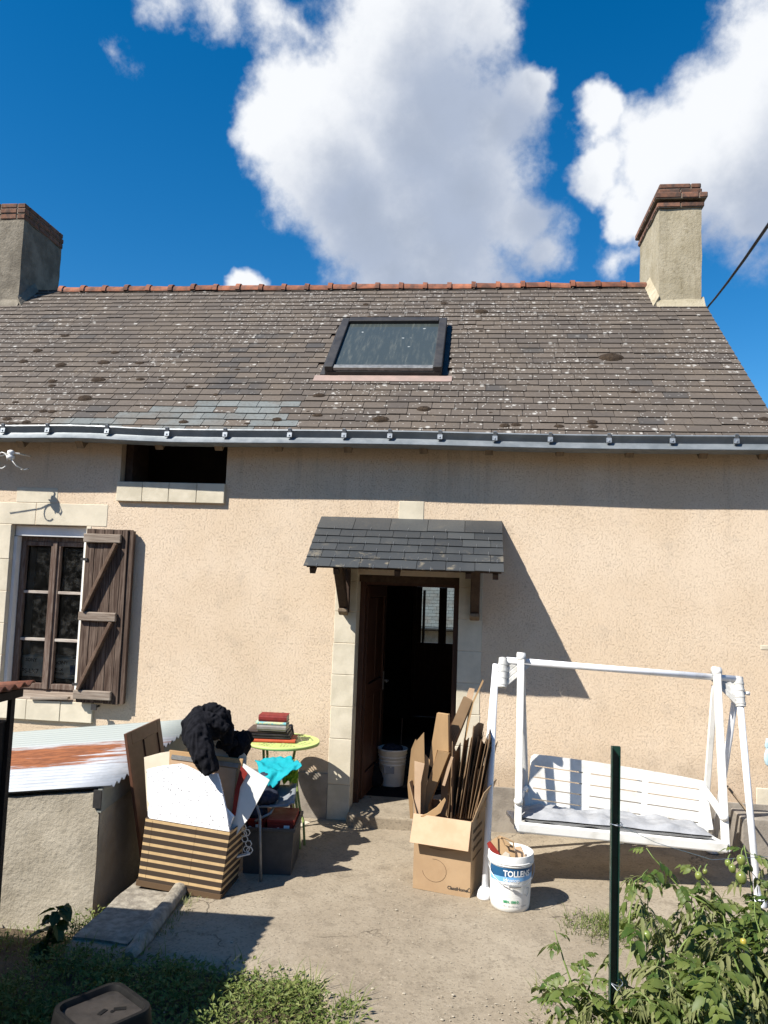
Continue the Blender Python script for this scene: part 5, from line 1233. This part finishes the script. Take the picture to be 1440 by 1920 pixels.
MB().tube(hpts, .0022, 6).build('handle', WIRE, pb_, smooth=True)
MB().tube(hpts[6:9], .0075, 8).build('grip', STEEL, pb_)
pbag = thing('paper_bag', 'brown paper carrier bag with flat handle stuffed in the paint bucket', 'bag', BC+Vector((0, 0, .2)))
def bq(nm, pts, Y, th, mat, lean=.04):
    lo = max(p[1] for p in pts); P = [at_y(px, py, Y+lean*(lo-py)/60) for px, py in pts]; return MB().prism(P, (.004, th, 0)).build(nm, mat, pbag)
bq('bag_front', [(931, 1570), (936, 1566), (963, 1588), (966, 1604), (962, 1640), (936, 1640), (934, 1606)], -1.50, .004, PAPERBAG)
bq('bag_side', [(933, 1569), (934, 1604), (924, 1602), (916, 1580), (928, 1571)], -1.49, .004, PAPERBAG)
P_ = [at_y(px, py, -1.505) for px, py in ((938, 1572), (940, 1569), (951, 1573), (962, 1578), (964, 1592))]
MB().tube(P_, .006, 6).build('bag_handle', PAPERBAG, pbag)
MB().tube([at_y(px, py, -1.50) for px, py in ((941, 1571), (946, 1583), (955, 1586))], .006, 6).build('bag_handle', PAPERBAG, pbag)
def bt(nm, label, pts, Y, mat, cat):
    lo = max(p[1] for p in pts); P = [at_y(px, py, Y+.03*(lo-py)/60) for px, py in pts]; return tag(MB().prism(P, (.004, .006, 0)).build(nm, mat), label, cat)
bt('red_card', 'red card at the left rim of the paint bucket', [(913, 1581), (918, 1577), (936, 1600), (938, 1640), (925, 1640), (917, 1594)], -1.515, REDBOX, 'card')
bt('orange_card', 'pale orange card at the right of the paint bucket', [(966, 1588), (976, 1587), (985, 1608), (980, 1640), (964, 1640)], -1.47, CARD_PALE, 'card')
bt('white_paper', 'crumpled white paper inside the paint bucket', [(940, 1604), (947, 1597), (955, 1602), (958, 1640), (940, 1640)], -1.525, PAPER, 'paper')

# ------------------------------------------------------------------ garden swing
sw_ = thing('garden_swing', 'white garden swing seat with tubular A-frame standing along the wall', 'swing', (1.0, -.95, 0))
TL, TR_ = Vector((.192, -.96, 1.495)), Vector((1.985, -.72, 1.405)); FLt, FRt = Vector((.138, -1.405, .0)), Vector((1.968, -1.165, .0)); RLt, RRt = Vector((.115, -.50, 0)), at_z(1336, 1598, 0)
for a_, b_ in ((TL, FLt), (TL, RLt), (TR_, FRt), (TR_, RRt)):
    MB().tube([a_+Vector((0, (b_.y-a_.y)*.03, 0)), b_], .0235, 14).build('leg', PAINT_WHITE, sw_, smooth=True)
for f_ in (FLt, RLt, FRt, RRt): MB().lathe([(.048, 0), (.052, .012), (.045, .045), (.030, .07)], f_, 18).build('foot', PAINT_WHITE, sw_, smooth=True)
bl, br = at_y(950, 1238, -.955), at_y(1378, 1273, -.722)
MB().tube([bl, br], .0245, 14).build('crossbar', PAINT_WHITE, sw_, smooth=True)
bx = (br-bl).normalized()
for (J, s_, F_, Rr) in ((TL, 1, FLt, RLt), (TR_, -1, FRt, RRt)):
    top = (bl if s_ > 0 else br)-bx*s_*.025; fd = (F_-J).normalized(); rd = (Rr-J).normalized()
    b = MB(); b.tube([top-fd*.015, top+fd*.20], [.034, .034], 14); b.tube([top-rd*.01, top+rd*.18], [.034, .034], 14)
    for k_ in range(4): b.tube([top+fd*(.03+k_*.048)-fd*.004, top+fd*(.03+k_*.048)+fd*.010], [.0375, .0375], 14)
    cast = b.build('corner_casting', RESIN_G, sw_, smooth=False); auto_smooth(cast, 40)
    ex = bx*s_
    for k_, (a_, c) in enumerate(((.20, .205), (.15, .155), (.10, .105), (.05, .06))):
        MB().bar(top+fd*a_, top+ex*c-Vector((0, 0, .005)), .030, .012, (0, 1, 0)).build('casting_rib', RESIN_G, cast, bevel=.003)
    MB().prism([top+fd*.19, top+ex*.19, top], (0, .008, 0)).build('casting_web', RESIN_G, cast)
    MB().tube([top+fd*.10-ex*.03, top+fd*.10-ex*.072], [.011, .016], 10).build('bolt_knob', RESIN, cast, smooth=True)
# hangers
def beam(nm, pts, w, d): 
    b = MB()
    for p_, q_ in zip(pts, pts[1:]): b.bar(p_, q_, w, d, (0, -1, 0))
    return b.build(nm, RESIN, sw_, bevel=.006)
hl0, hl1 = at_y(977, 1230, -.975), at_y(971, 1555, -1.17); hr0, hr1 = at_y(1344, 1257, -.765), at_y(1361, 1597, -1.00)
beam('hanger', [hl0, hl1], .050, .036); beam('hanger', [hr0, hr1], .052, .036)
beam('hanger', [at_y(979, 1250, -.93), at_y(986, 1480, -.66)], .040, .030); beam('hanger', [at_y(1340, 1285, -.73), at_y(1324, 1500, -.50)], .044, .030)
for (c, dd_) in ((at_y(972, 1502, -1.15), 0), (at_y(1357, 1532, -.97), 0)): MB().ball(c, (.033, .035, .028), 12, 8).build('hanger_joint', RESIN, sw_, smooth=True)
for c in (hl0+Vector((0, .01, -.01)), hr0+Vector((0, .01, -.01))): MB().tube([c-bx*.028, c+bx*.028], .036, 14).build('pivot_sleeve', RESIN, sw_, smooth=True)
# seat pan, back plate, armrests
SL, SR = at_y(968, 1543, -1.17), at_y(1364, 1582, -1.0); sx_ = (SR-SL).normalized(); sd_ = Vector((-sx_.y, sx_.x, 0)).normalized(); SW = (SR-SL).length
def rrect(x0, y0, x1, y1, r, n_=5):
    o = []
    for cx, cy, a in ((x1-r, y1-r, 0), (x0+r, y1-r, 90), (x0+r, y0+r, 180), (x1-r, y0+r, 270)):
        for i in range(n_+1): q = R(a+90*i/n_); o.append((cx+r*math.cos(q), cy+r*math.sin(q)))
    return o
sh_holes = []
for k_ in range(3):
    for r_ in range(5): sh_holes.append(rrect(.05+SW*(.02+.325*k_), .09+.075*r_, .05+SW*(.02+.325*k_)+SW*.265, .09+.075*r_+.014, .006, 2))
flat_shape('seat_pan', rrect(0, .0, SW, .46, .03), sh_holes, .022, RESIN, sw_, frame(SL+Vector((0, 0, -.012)), sx_, sd_+Vector((0, 0, -.10))))
b = MB(); b.bar(SL+Vector((.0, -.012, -.022)), SR+Vector((0, -.012, -.022)), .030, .072, (0, 0, 1)); b.build('seat_front_rail', RESIN, sw_, bevel=.012)
b = MB()
for k_ in (.03, .5, .97): b.bar(SL.lerp(SR, k_)+Vector((0, 0, -.045)), SL.lerp(SR, k_)+sd_*.44+Vector((0, 0, -.09)), .03, .05)
b.build('seat_rib', RESIN, sw_)
KL, KR = at_y(984, 1541, -.735), at_y(1326, 1590, -.555); kx = (KR-KL).normalized(); KW = (KR-KL).length; KT = at_y(984, 1412, -.655); ky = (KT-KL); KH = ky.length
out_ = [(0, 0), (KW, 0), (KW, KH*.84), (KW-.012, KH*.92), (KW-.05, KH*.965), (KW*.85, KH*.985), (KW*.6, KH*1.005), (KW*.35, KH*1.015), (KW*.12, KH*1.01), (.03, KH), (.006, KH*.96)]
bh = []
for (a_, c) in ((.025, .295), (.337, .627), (.657, .945)):
    for k_, r_ in enumerate((.17, .335, .495, .655, .815)): bh.append(rrect(KW*a_, KH*(1-r_)-.0045, KW*c, KH*(1-r_)+.0045, .004, 2))
flat_shape('backrest', out_, bh, .024, RESIN, sw_, frame(KL, kx, ky))
kn = kx.cross(ky).normalized(); kn = kn if kn.y > 0 else -kn
for (a_) in (.0, .316, .642, .985):
    c = KL+kx*KW*a_+ky*.49; MB().obox(c+kn*.022, kx*.012, ky*.47, kn*.012).build('back_rib', RESIN, sw_)
for (p_, q_, r_) in ((at_y(1357, 1532, -.97), at_y(1335, 1500, -.75), at_y(1318, 1478, -.54)), (at_y(972, 1502, -1.15), at_y(980, 1485, -.9), at_y(986, 1478, -.67))):
    beam('armrest', [p_, q_, r_], .050, .030)
    q2 = Vector((q_.x, q_.y, SL.z)); beam('arm_strut', [r_+Vector((0, -.04, -.02)), r_+Vector((.02, -.12, -.27))], .04, .025)
# cushion
b = MB(); CU0 = SL+sx_*.05+sd_*.02; cw, cdp = SW-.13, .40
def cus(u, v, s):
    e = (1-(2*u-1)**8)*(1-(2*v-1)**6); seam = .55+.45*min(1, abs(u-.34)/.06)*1.0; seam2 = .8+.2*min(1, abs(u-.7)/.05)
    h = .0045+.042*e**.5*seam*seam2*(1+.75*noise.noise((u*11, v*4, s))+.3*noise.noise((u*26, v*9, s)))
    return CU0+sx_*cw*u+sd_*cdp*v+Vector((0, 0, .0-.10*cdp*v))+Vector((0, 0, .032+.010*noise.noise((u*5, v*2, 7)) + (h if s else -h*.9)))
b.grid(lambda u, v: cus(u, v, 1), 50, 14); b.grid(lambda u, v: cus(u, v, 0), 50, 14)
tag(b.build('seat_cushion', CUSHION, smooth=True), 'flat grey quilted cushion lying along the swing seat', 'cushion')
tag(MB().bar(at_y(1365, 1476, -.35), at_y(1413, 1537, -.55), .012, .06, (0, -1, 0)).build('wooden_lath', RAFTER), 'weathered wooden lath leaning behind the right legs of the swing', 'lath')
tag(MB().box(2.15, 2.44, -.30, -.02, -.02, .33).build('concrete_block', CEMENT, bevel=.01), 'grey concrete block at the foot of the wall behind the swing', 'block')
blob('blue_bag', M('pale_blue_plastic', (.32, .48, .55), (.45, .58, .62), .4, 12), 'pale blue plastic bag hanging at the right edge by the wall', 'bag', [('b', at_y(1441, 1420, -.2), (.03, .03, .07)), ('b', at_y(1438, 1395, -.2), (.015, .02, .04))], voxel=.008, amp=.012, sc=20)

# ------------------------------------------------------------------ green metal stake and its wires
SP = at_y(1155, 1400, -3.2); st_ = thing('metal_stake', 'dark green metal stake in front of the swing', 'stake', (SP.x, SP.y, 0))
b = MB(); zt_ = SP.z
for (x0, x1, y0, y1) in ((-.0195, -.0165, -.02, .018), (-.0165, .0195, .015, .018), (.0165, .0195, -.006, .015)): b.box(SP.x+x0, SP.x+x1, SP.y+y0, SP.y+y1, -.3, zt_)
b.build('post', GREENSTEEL, st_)
for py in (1545, 1842):
    c = at_y(1155, py, -3.2); b = MB()
    b.tube([c+Vector((.028*math.cos(a), .030*math.sin(a), .004*math.sin(a*2))) for a in [i*math.pi/6 for i in range(13)]], .0016, 5); b.tube([c+Vector((-.026, -.012, .002)), c+Vector((0, -.034, -.018 if py > 1700 else .004)), c+Vector((.026, -.014, .004))], .0016, 5)
    b.build('wire_tie', WIRE, st_)
tag(MB().tube([at_y(1157, 1545, -3.2), at_y(1230, 1580, -2.9), at_y(1335, 1612, -2.5), at_y(1440, 1606, -2.3)], .0013, 5).build('guy_wire', WIRE), 'thin wire running from the green stake to the tomato plants', 'wire')

# ------------------------------------------------------------------ upturned planter, bottom left
PZ = .42
pc = [at_z(x, y, PZ) for x, y in ((92, 1886), (196, 1845), (291, 1888), (190, 1935))]; PC_ = sum(pc, Vector())/4
pl = thing('planter', 'upturned square brown plastic planter in the bottom left corner', 'planter', (PC_.x, PC_.y, 0))
pa = (pc[1]-pc[0]).normalized(); pside = ((pc[1]-pc[0]).length+(pc[2]-pc[1]).length)/2; pang = math.atan2(pa.y, pa.x)
def rs(r, c, z): 
    return [Vector((PC_.x, PC_.y, z))+Matrix.Rotation(pang, 3, 'Z') @ Vector((x, y, 0)) for x, y in rrect(-r, -r, r, r, c, 6)]
b = MB(); hs = pside/2*1.13
rings = [rs(hs*1.22, .06, -.05), rs(hs*1.02, .055, PZ-.06), rs(hs, .06, PZ-.012), rs(hs*.965, .055, PZ), rs(hs*.86, .045, PZ), rs(hs*.83, .04, PZ-.008), rs(hs*.80, .035, PZ-.022)]
n_ = len(rings[0])
for r_ in rings: b.v += r_
for i in range(len(rings)-1):
    for j in range(n_): b.f.append((i*n_+j, i*n_+(j+1) % n_, (i+1)*n_+(j+1) % n_, (i+1)*n_+j)); b.c.append(None)
auto_smooth(b.build('planter_body', BROWNPLASTIC, pl), 35)
b = MB(); b.add(rs(hs*.80, .035, PZ-.0215), [tuple(range(n_))]); b.build('base_plate', PLANTERBASE, pl)
MB().obox((PC_.x, PC_.y, PZ-.020), Matrix.Rotation(pang+R(20), 3, 'Z') @ Vector((.020, 0, 0)), Matrix.Rotation(pang+R(20), 3, 'Z') @ Vector((0, .009, 0)), (0, 0, .0012)).build('moulded_mark', BROWNPLASTIC, pl)
MB().lathe([(.008, 0), (.008, .002)], (PC_.x+.035, PC_.y+.012, PZ-.0212), 12).build('moulded_mark', BROWNPLASTIC, pl)
MB().obox((PC_.x+.055, PC_.y+.035, PZ-.0206), (.022, .008, 0), (-.004, .010, 0), (0, 0, .001)).build('moulded_mark', BROWNPLASTIC, pl)

# ------------------------------------------------------------------ tomato plants
def leaflet(b, o, d, n, L, W, tone, curl=.3):
    d = d.normalized(); s_ = d.cross(n).normalized(); prof = [(0, 0), (.18, .75), (.40, 1.0), (.58, .72), (.68, .80), (.86, .36), (1.0, 0)]
    k = len(b.v); row = []
    for (t, w) in prof:
        c = o+d*L*t-n*curl*L*t*t
        row.append((c+s_*W*w*.5+n*W*.16*w, c, c-s_*W*w*.5+n*W*.16*w))
    for r_ in row: b.v += list(r_)
    for i in range(len(prof)-1):
        a = k+i*3; b.f += [(a, a+1, a+4, a+3), (a+1, a+2, a+5, a+4)]; b.c += [tone]*2
def tomato_leaf(seed, wilt=0):
    rnd = random.Random(seed); b = MB(); L = 1.0; droop = .25+.5*wilt+rnd.uniform(-.1, .15); N = Vector((0, 0, 1))
    def ax_(t): return Vector((.04*math.sin(t*5+seed), t*L*(1-.12*t), -droop*t*t*L))
    b.tube([ax_(i/6) for i in range(7)], [.014-.0015*i for i in range(7)], 5); b.c = [.5]*len(b.f)
    for t in (.32, .55, .76):
        for s_ in (-1, 1):
            d = Vector((s_*(.85+rnd.uniform(-.15, .15)), .55, -.2-.5*wilt+rnd.uniform(-.15, .15))); nn = (N+Vector((rnd.uniform(-.3, .3), rnd.uniform(-.3, .3), 0))).normalized()
            leaflet(b, ax_(t+rnd.uniform(-.04, .04)), d, nn, .40*rnd.uniform(.8, 1.15)*(1-.2*(t > .7)), (.24 if not wilt else .13)*rnd.uniform(.85, 1.2), rnd.random()*.5, .35+.6*wilt)
        if t < .7:
            s_ = rnd.choice((-1, 1)); leaflet(b, ax_(t+.12), Vector((s_, .4, -.1)), N, .16, .12, rnd.random()*.5)
    leaflet(b, ax_(1), ax_(1)-ax_(.85), N, .46, .28 if not wilt else .15, rnd.random()*.5, .4+.5*wilt)
    return b.mesh('leaf', fix=False)
LEAFS = [tomato_leaf(i) for i in range(6)]; WILT = [tomato_leaf(50+i, 1) for i in range(4)]
for m_ in LEAFS: m_.materials.append(TOMLEAF); m_.polygons.foreach_set('use_smooth', [True]*len(m_.polygons))
for m_ in WILT: m_.materials.append(DRYLEAF); m_.polygons.foreach_set('use_smooth', [True]*len(m_.polygons))
TOMM = MB().lathe([(.0, -1.12), (.45, -1.05), (.82, -.7), (1.0, -.1), (.97, .35), (.75, .75), (.35, .93), (.1, .86)], (0, 0, 0), 14).mesh('tomato', smooth=True); TOMM.materials.append(TOMATO)
TOMY = TOMM.copy(); TOMY.materials.clear(); TOMY.materials.append(TOMATO_Y)
def tomato_plant(label, basep, stems, nleaf, lsize, wiltp, fruits=()):
    t = thing('tomato_plant', label, 'plant', basep, 'tomato plants')
    for tips in stems:
        pts = [Vector(basep)+Vector((random.uniform(-.03, .03), random.uniform(-.03, .03), -.03))]+[Vector(q) for q in tips]
        fine = []
        for i in range(len(pts)-1):
            for k_ in range(4): fine.append(pts[i].lerp(pts[i+1], k_/4)+Vector((random.uniform(-.008, .008), random.uniform(-.008, .008), 0)))
        fine.append(pts[-1]); m_ = len(fine)
        MB().tube(fine, [.0075*(1-.7*i/m_) for i in range(m_)], 6).build('stem', TOMSTEM, t, smooth=True)
        nleaf_ = int(nleaf*1.9)
        for i in range(nleaf_):
            q = .18+.82*(i+random.random()*.8)/nleaf_; q = min(q, .999); f_ = q*(m_-1); i0 = int(f_); p = fine[i0].lerp(fine[min(i0+1, m_-1)], f_-i0)
            wl = random.random() < wiltp; me = random.choice(WILT if wl else LEAFS)
            o = bpy.data.objects.new('leaf', me); COL.objects.link(o); o.parent = t; BASE[o.name] = base_of(t)
            o.location = p-Vector(basep); s_ = lsize*random.uniform(.5, 1.05)*(1-.3*q)
            o.scale = (s_, s_, s_); o.rotation_euler = (random.uniform(-.5, .45), random.uniform(-.45, .45), i*2.4+random.uniform(-.5, .5))
    for (px, py, Y, r_, y_) in fruits:
        o = bpy.data.objects.new('tomato', TOMY if y_ else TOMM); COL.objects.link(o); o.parent = t; c = at_y(px, py, Y)
        o.location = c-Vector(basep); r_ *= .9; o.scale = (r_, r_, r_*1.12); o.rotation_euler = (random.uniform(-.3, .3), random.uniform(-.3, .3), random.random()*6)
        MB().tube([c+Vector((0, 0, r_*.8)), c+Vector((.005, .01, r_*1.7)), c+Vector((.02, .03, r_*2.2))], .003, 5).build('fruit_stalk', TOMSTEM, t)
def Q(px, py, Y): return tuple(at_y(px, py, Y))
GZ = -.04
tomato_plant('tall tomato plant with a cluster of green tomatoes beside the right swing leg', (1.55, -2.35, GZ), [[Q(1420, 1760, -2.4), Q(1410, 1660, -2.35), Q(1395, 1585, -2.3)], [Q(1400, 1770, -2.4), Q(1350, 1690, -2.35), Q(1300, 1625, -2.3)], [Q(1440, 1780, -2.35), Q(1450, 1700, -2.3), Q(1438, 1620, -2.25)], [Q(1380, 1760, -2.45), Q(1330, 1700, -2.5), Q(1270, 1660, -2.45), Q(1212, 1590, -2.4)]], 9, .20, .25,
             [(1390, 1612, -2.42, .026, 0), (1373, 1628, -2.44, .021, 0), (1390, 1645, -2.46, .030, 0), (1365, 1618, -2.40, .018, 0), (1310, 1642, -2.44, .021, 0), (1322, 1634, -2.42, .014, 0)])
tomato_plant('bushy tomato plant right of the green stake with one yellow-green tomato', (1.02, -2.78, GZ), [[Q(1250, 1820, -2.8), Q(1235, 1745, -2.75), Q(1200, 1690, -2.7)], [Q(1240, 1830, -2.8), Q(1290, 1760, -2.75), Q(1320, 1700, -2.7)], [Q(1220, 1840, -2.85), Q(1180, 1770, -2.85), Q(1185, 1660, -2.75), Q(1215, 1630, -2.6)], [Q(1260, 1840, -2.8), Q(1340, 1790, -2.75), Q(1370, 1730, -2.7)]], 10, .20, .5,
             [(1213, 1754, -2.86, .023, 0), (1205, 1668, -2.7, .013, 0), (1180, 1660, -2.7, .010, 0)])
tomato_plant('dense tomato plant filling the bottom right corner', (1.30, -3.05, GZ), [[Q(1400, 1880, -3.0), Q(1380, 1800, -2.95), Q(1370, 1740, -2.9)], [Q(1420, 1890, -3.0), Q(1440, 1820, -2.95), Q(1455, 1740, -2.9)], [Q(1360, 1900, -3.05), Q(1300, 1840, -3.05), Q(1270, 1790, -3.0)], [Q(1340, 1910, -3.1), Q(1330, 1860, -3.1), Q(1320, 1810, -3.05)]], 11, .23, .3, [(1394, 1766, -3.0, .016, 1)])
tomato_plant('slender tomato shoot standing alone left of the green stake', (.52, -3.12, GZ), [[Q(1085, 1900, -3.1), Q(1062, 1820, -3.05), Q(1040, 1745, -3.0)], [Q(1090, 1900, -3.1), Q(1105, 1850, -3.1), Q(1095, 1790, -3.05)], [Q(1070, 1910, -3.15), Q(1045, 1870, -3.15), Q(1020, 1845, -3.1)]], 6, .16, .1)
tomato_plant('tomato plant at the foot of the green stake', (.82, -3.25, GZ), [[Q(1180, 1900, -3.2), Q(1165, 1850, -3.15), Q(1150, 1800, -3.1)], [Q(1200, 1910, -3.25), Q(1225, 1850, -3.2), Q(1235, 1800, -3.15)], [Q(1150, 1915, -3.25), Q(1115, 1880, -3.25), Q(1090, 1850, -3.2)], [Q(1230, 1915, -3.25), Q(1265, 1880, -3.25), Q(1290, 1850, -3.2)]], 9, .18, .45)
tomato_plant('leafy tomato plant in the extreme bottom right', (1.72, -2.75, GZ), [[Q(1440, 1850, -2.8), Q(1425, 1760, -2.75), Q(1415, 1690, -2.7)], [Q(1450, 1850, -2.8), Q(1460, 1760, -2.7), Q(1450, 1680, -2.65)], [Q(1430, 1870, -2.85), Q(1400, 1830, -2.85), Q(1380, 1790, -2.8)]], 9, .22, .15)

tomato_plant('tomato plant with wilted leaves in the middle of the bed', (1.28, -2.55, GZ), [[Q(1330, 1800, -2.6), Q(1310, 1740, -2.55), Q(1300, 1690, -2.5)], [Q(1345, 1800, -2.6), Q(1360, 1740, -2.55), Q(1350, 1690, -2.5)], [Q(1300, 1810, -2.6), Q(1270, 1760, -2.6), Q(1240, 1720, -2.55)]], 9, .20, .55)
tomato_plant('low tomato plant at the front of the bed, right of the stake', (1.05, -3.30, GZ), [[Q(1280, 1900, -3.3), Q(1260, 1850, -3.25), Q(1250, 1820, -3.2)], [Q(1310, 1900, -3.3), Q(1340, 1850, -3.3), Q(1350, 1820, -3.25)], [Q(1260, 1910, -3.35), Q(1220, 1880, -3.35), Q(1200, 1860, -3.3)]], 9, .20, .3)
# ------------------------------------------------------------------ weeds and grass (uncountable)
def weed_patch(name, label, spots, mat, lw=1.0, blades=False, seed=1, bl=1.0):
    rnd = random.Random(seed); b = MB()
    for (x, y, z, h, nl) in spots:
        for i in range(nl):
            a = rnd.random()*6.283; rr = rnd.random()**.6*.075; hh = h*(rnd.random()**.7); o = Vector((x+rr*math.cos(a), y+rr*math.sin(a), z+hh))
            tone = rnd.random()
            if blades and rnd.random() < blades:
                L = rnd.uniform(.06, .16)*bl; d = Vector((math.cos(a)*.5, math.sin(a)*.5, 1)).normalized(); s_ = Vector((-math.sin(a), math.cos(a), 0))*.0022
                base_ = Vector((o.x, o.y, z)); m1 = base_+d*L*.6; m2 = base_+d*L+Vector((math.cos(a), math.sin(a), -.3))*L*.3
                b.add([base_-s_, base_+s_, m1+s_*.8, m1-s_*.8, m2], [(0, 1, 2, 3), (3, 2, 4)], tone)
            else:
                L = rnd.uniform(.016, .038)*lw; W = L*rnd.uniform(.38, .6); el = rnd.uniform(-.3, .9); d = Vector((math.cos(a)*math.cos(el), math.sin(a)*math.cos(el), math.sin(el)))
                s_ = Vector((-math.sin(a), math.cos(a), rnd.uniform(-.4, .4))).normalized()*W*.5; n_ = d.cross(s_).normalized()*W*.2
                b.add([o, o+d*L*.45+s_+n_, o+d*L*.45-n_*.5, o+d*L*.45-s_+n_, o+d*L-n_], [(0, 2, 1), (0, 3, 2), (1, 2, 4), (2, 3, 4)], tone)
    return tag(b.build(name, mat, fix=False), label, 'weeds', kind='stuff')
rw = random.Random(21); sp1 = []
def weed_edge(x): return -2.50-.10*smooth01(-1.35, -.9, x)-.22*smooth01(-.95, -.45, x) - 1.0*smooth01(-.52, -.24, x)
while len(sp1) < 1500:
    x, y = rw.uniform(-3.2, -.2), rw.uniform(-4.7, -2.35)
    if y > weed_edge(x)+.10*noise.noise((x*3, y*3, 0)): continue
    z = ground_h(x, y)+.0; dist = weed_edge(x)-y
    sp1.append((x, y, z, .045+.095*smooth01(0, .35, dist)*(.75+.6*noise.noise((x*2.2, y*2.2, 5))), 26))
weed_patch('weed_patch', 'low green weeds covering the ground in front of the patio', sp1, WEED, 1.0, .12, 1)
sp2 = []
for k_ in range(170):
    x, y = rw.gauss(.93, .13), rw.gauss(-1.72, .09); sp2.append((x, y, .0, .02, 7))
weed_patch('grass_tuft', 'small grass tuft growing from the patio behind the green stake', sp2, WEED, .7, .8, 2, .42)
sp3 = [(rw.gauss(-2.32, .09), rw.gauss(-2.0, .10), ground_h(-2.4, -2.1), .10, 16) for k_ in range(30)]+[(rw.uniform(-3.4, -2.3), rw.gauss(-2.05, .10), ground_h(-2.7, -2.1), .06, 16) for k_ in range(50)]
weed_patch('slab_weeds', 'weeds growing along the foot of the cellar head', sp3, WEED, 1.0, .3, 3)
sp4 = [(rw.uniform(.35, 2.4), rw.uniform(-3.6, -2.42), GZ-.01, .06, 14) for k_ in range(260)]
weed_patch('bed_weeds', 'low weeds under the tomato plants', sp4, WEED, 1.0, .2, 4)
sp5 = [(rw.uniform(-1.80, -1.70), rw.uniform(-2.3, -1.65), .0, .015, 5) for k_ in range(40)]
weed_patch('dry_grass', 'dry straw along the kerb stone', sp5, DRYLEAF, .5, .9, 5, .35)
# gravel and crumbs on the patio
gv = MB(); rg = random.Random(4)
for k_ in range(1250):
    x = rg.uniform(-1.7, 2.2); y = rg.uniform(-3.6 if x < .5 else -2.3, -.15)
    if k_ > 1100: x = rg.gauss(.0, .3); y = rg.uniform(-3.4, -2.6)
    r_ = rg.uniform(.002, .0065)*(1 if rg.random() < .93 else 1.8)
    gv.ball((x, y, .002+r_*.1), (r_, r_*rg.uniform(.6, 1), r_*.35), 6, 4)
tag(gv.build('loose_gravel', GRIT, fix=False), 'scattered grit and crumbs on the concrete', 'gravel', kind='stuff')
# sapling by the cellar wall
sp_b = Vector((-2.36, -2.55, ground_h(-2.36, -2.55)))
tb_ = at_y(110, 1700, -2.55)
sapling = thing('sapling', 'small dark-leaved sapling in the shade before the cellar head', 'plant', sp_b)
MB().tube([sp_b, sp_b.lerp(tb_, .5)+Vector((.01, 0, 0)), tb_], [.006, .005, .003], 6).build('stem', BEAM, sapling, smooth=True)
lf = MB(); leaflet(lf, Vector((0, 0, 0)), Vector((0, 1, 0)), Vector((0, 0, 1)), 1.0, .85, .5, .25); lfm = lf.mesh('leaf', fix=False); lfm.materials.append(SAPLEAF)
for i in range(54):
    q = .25+.75*random.random(); p = sp_b.lerp(tb_, q)
    o = bpy.data.objects.new('leaf', lfm); COL.objects.link(o); o.parent = sapling; o.location = p-sp_b+Vector((random.uniform(-.035, .035), random.uniform(-.03, .03), 0)); s_ = random.uniform(.055, .105); o.scale = (s_, s_, s_)
    o.rotation_euler = (random.uniform(-.9, .3), random.uniform(-.6, .6), random.random()*6.28)
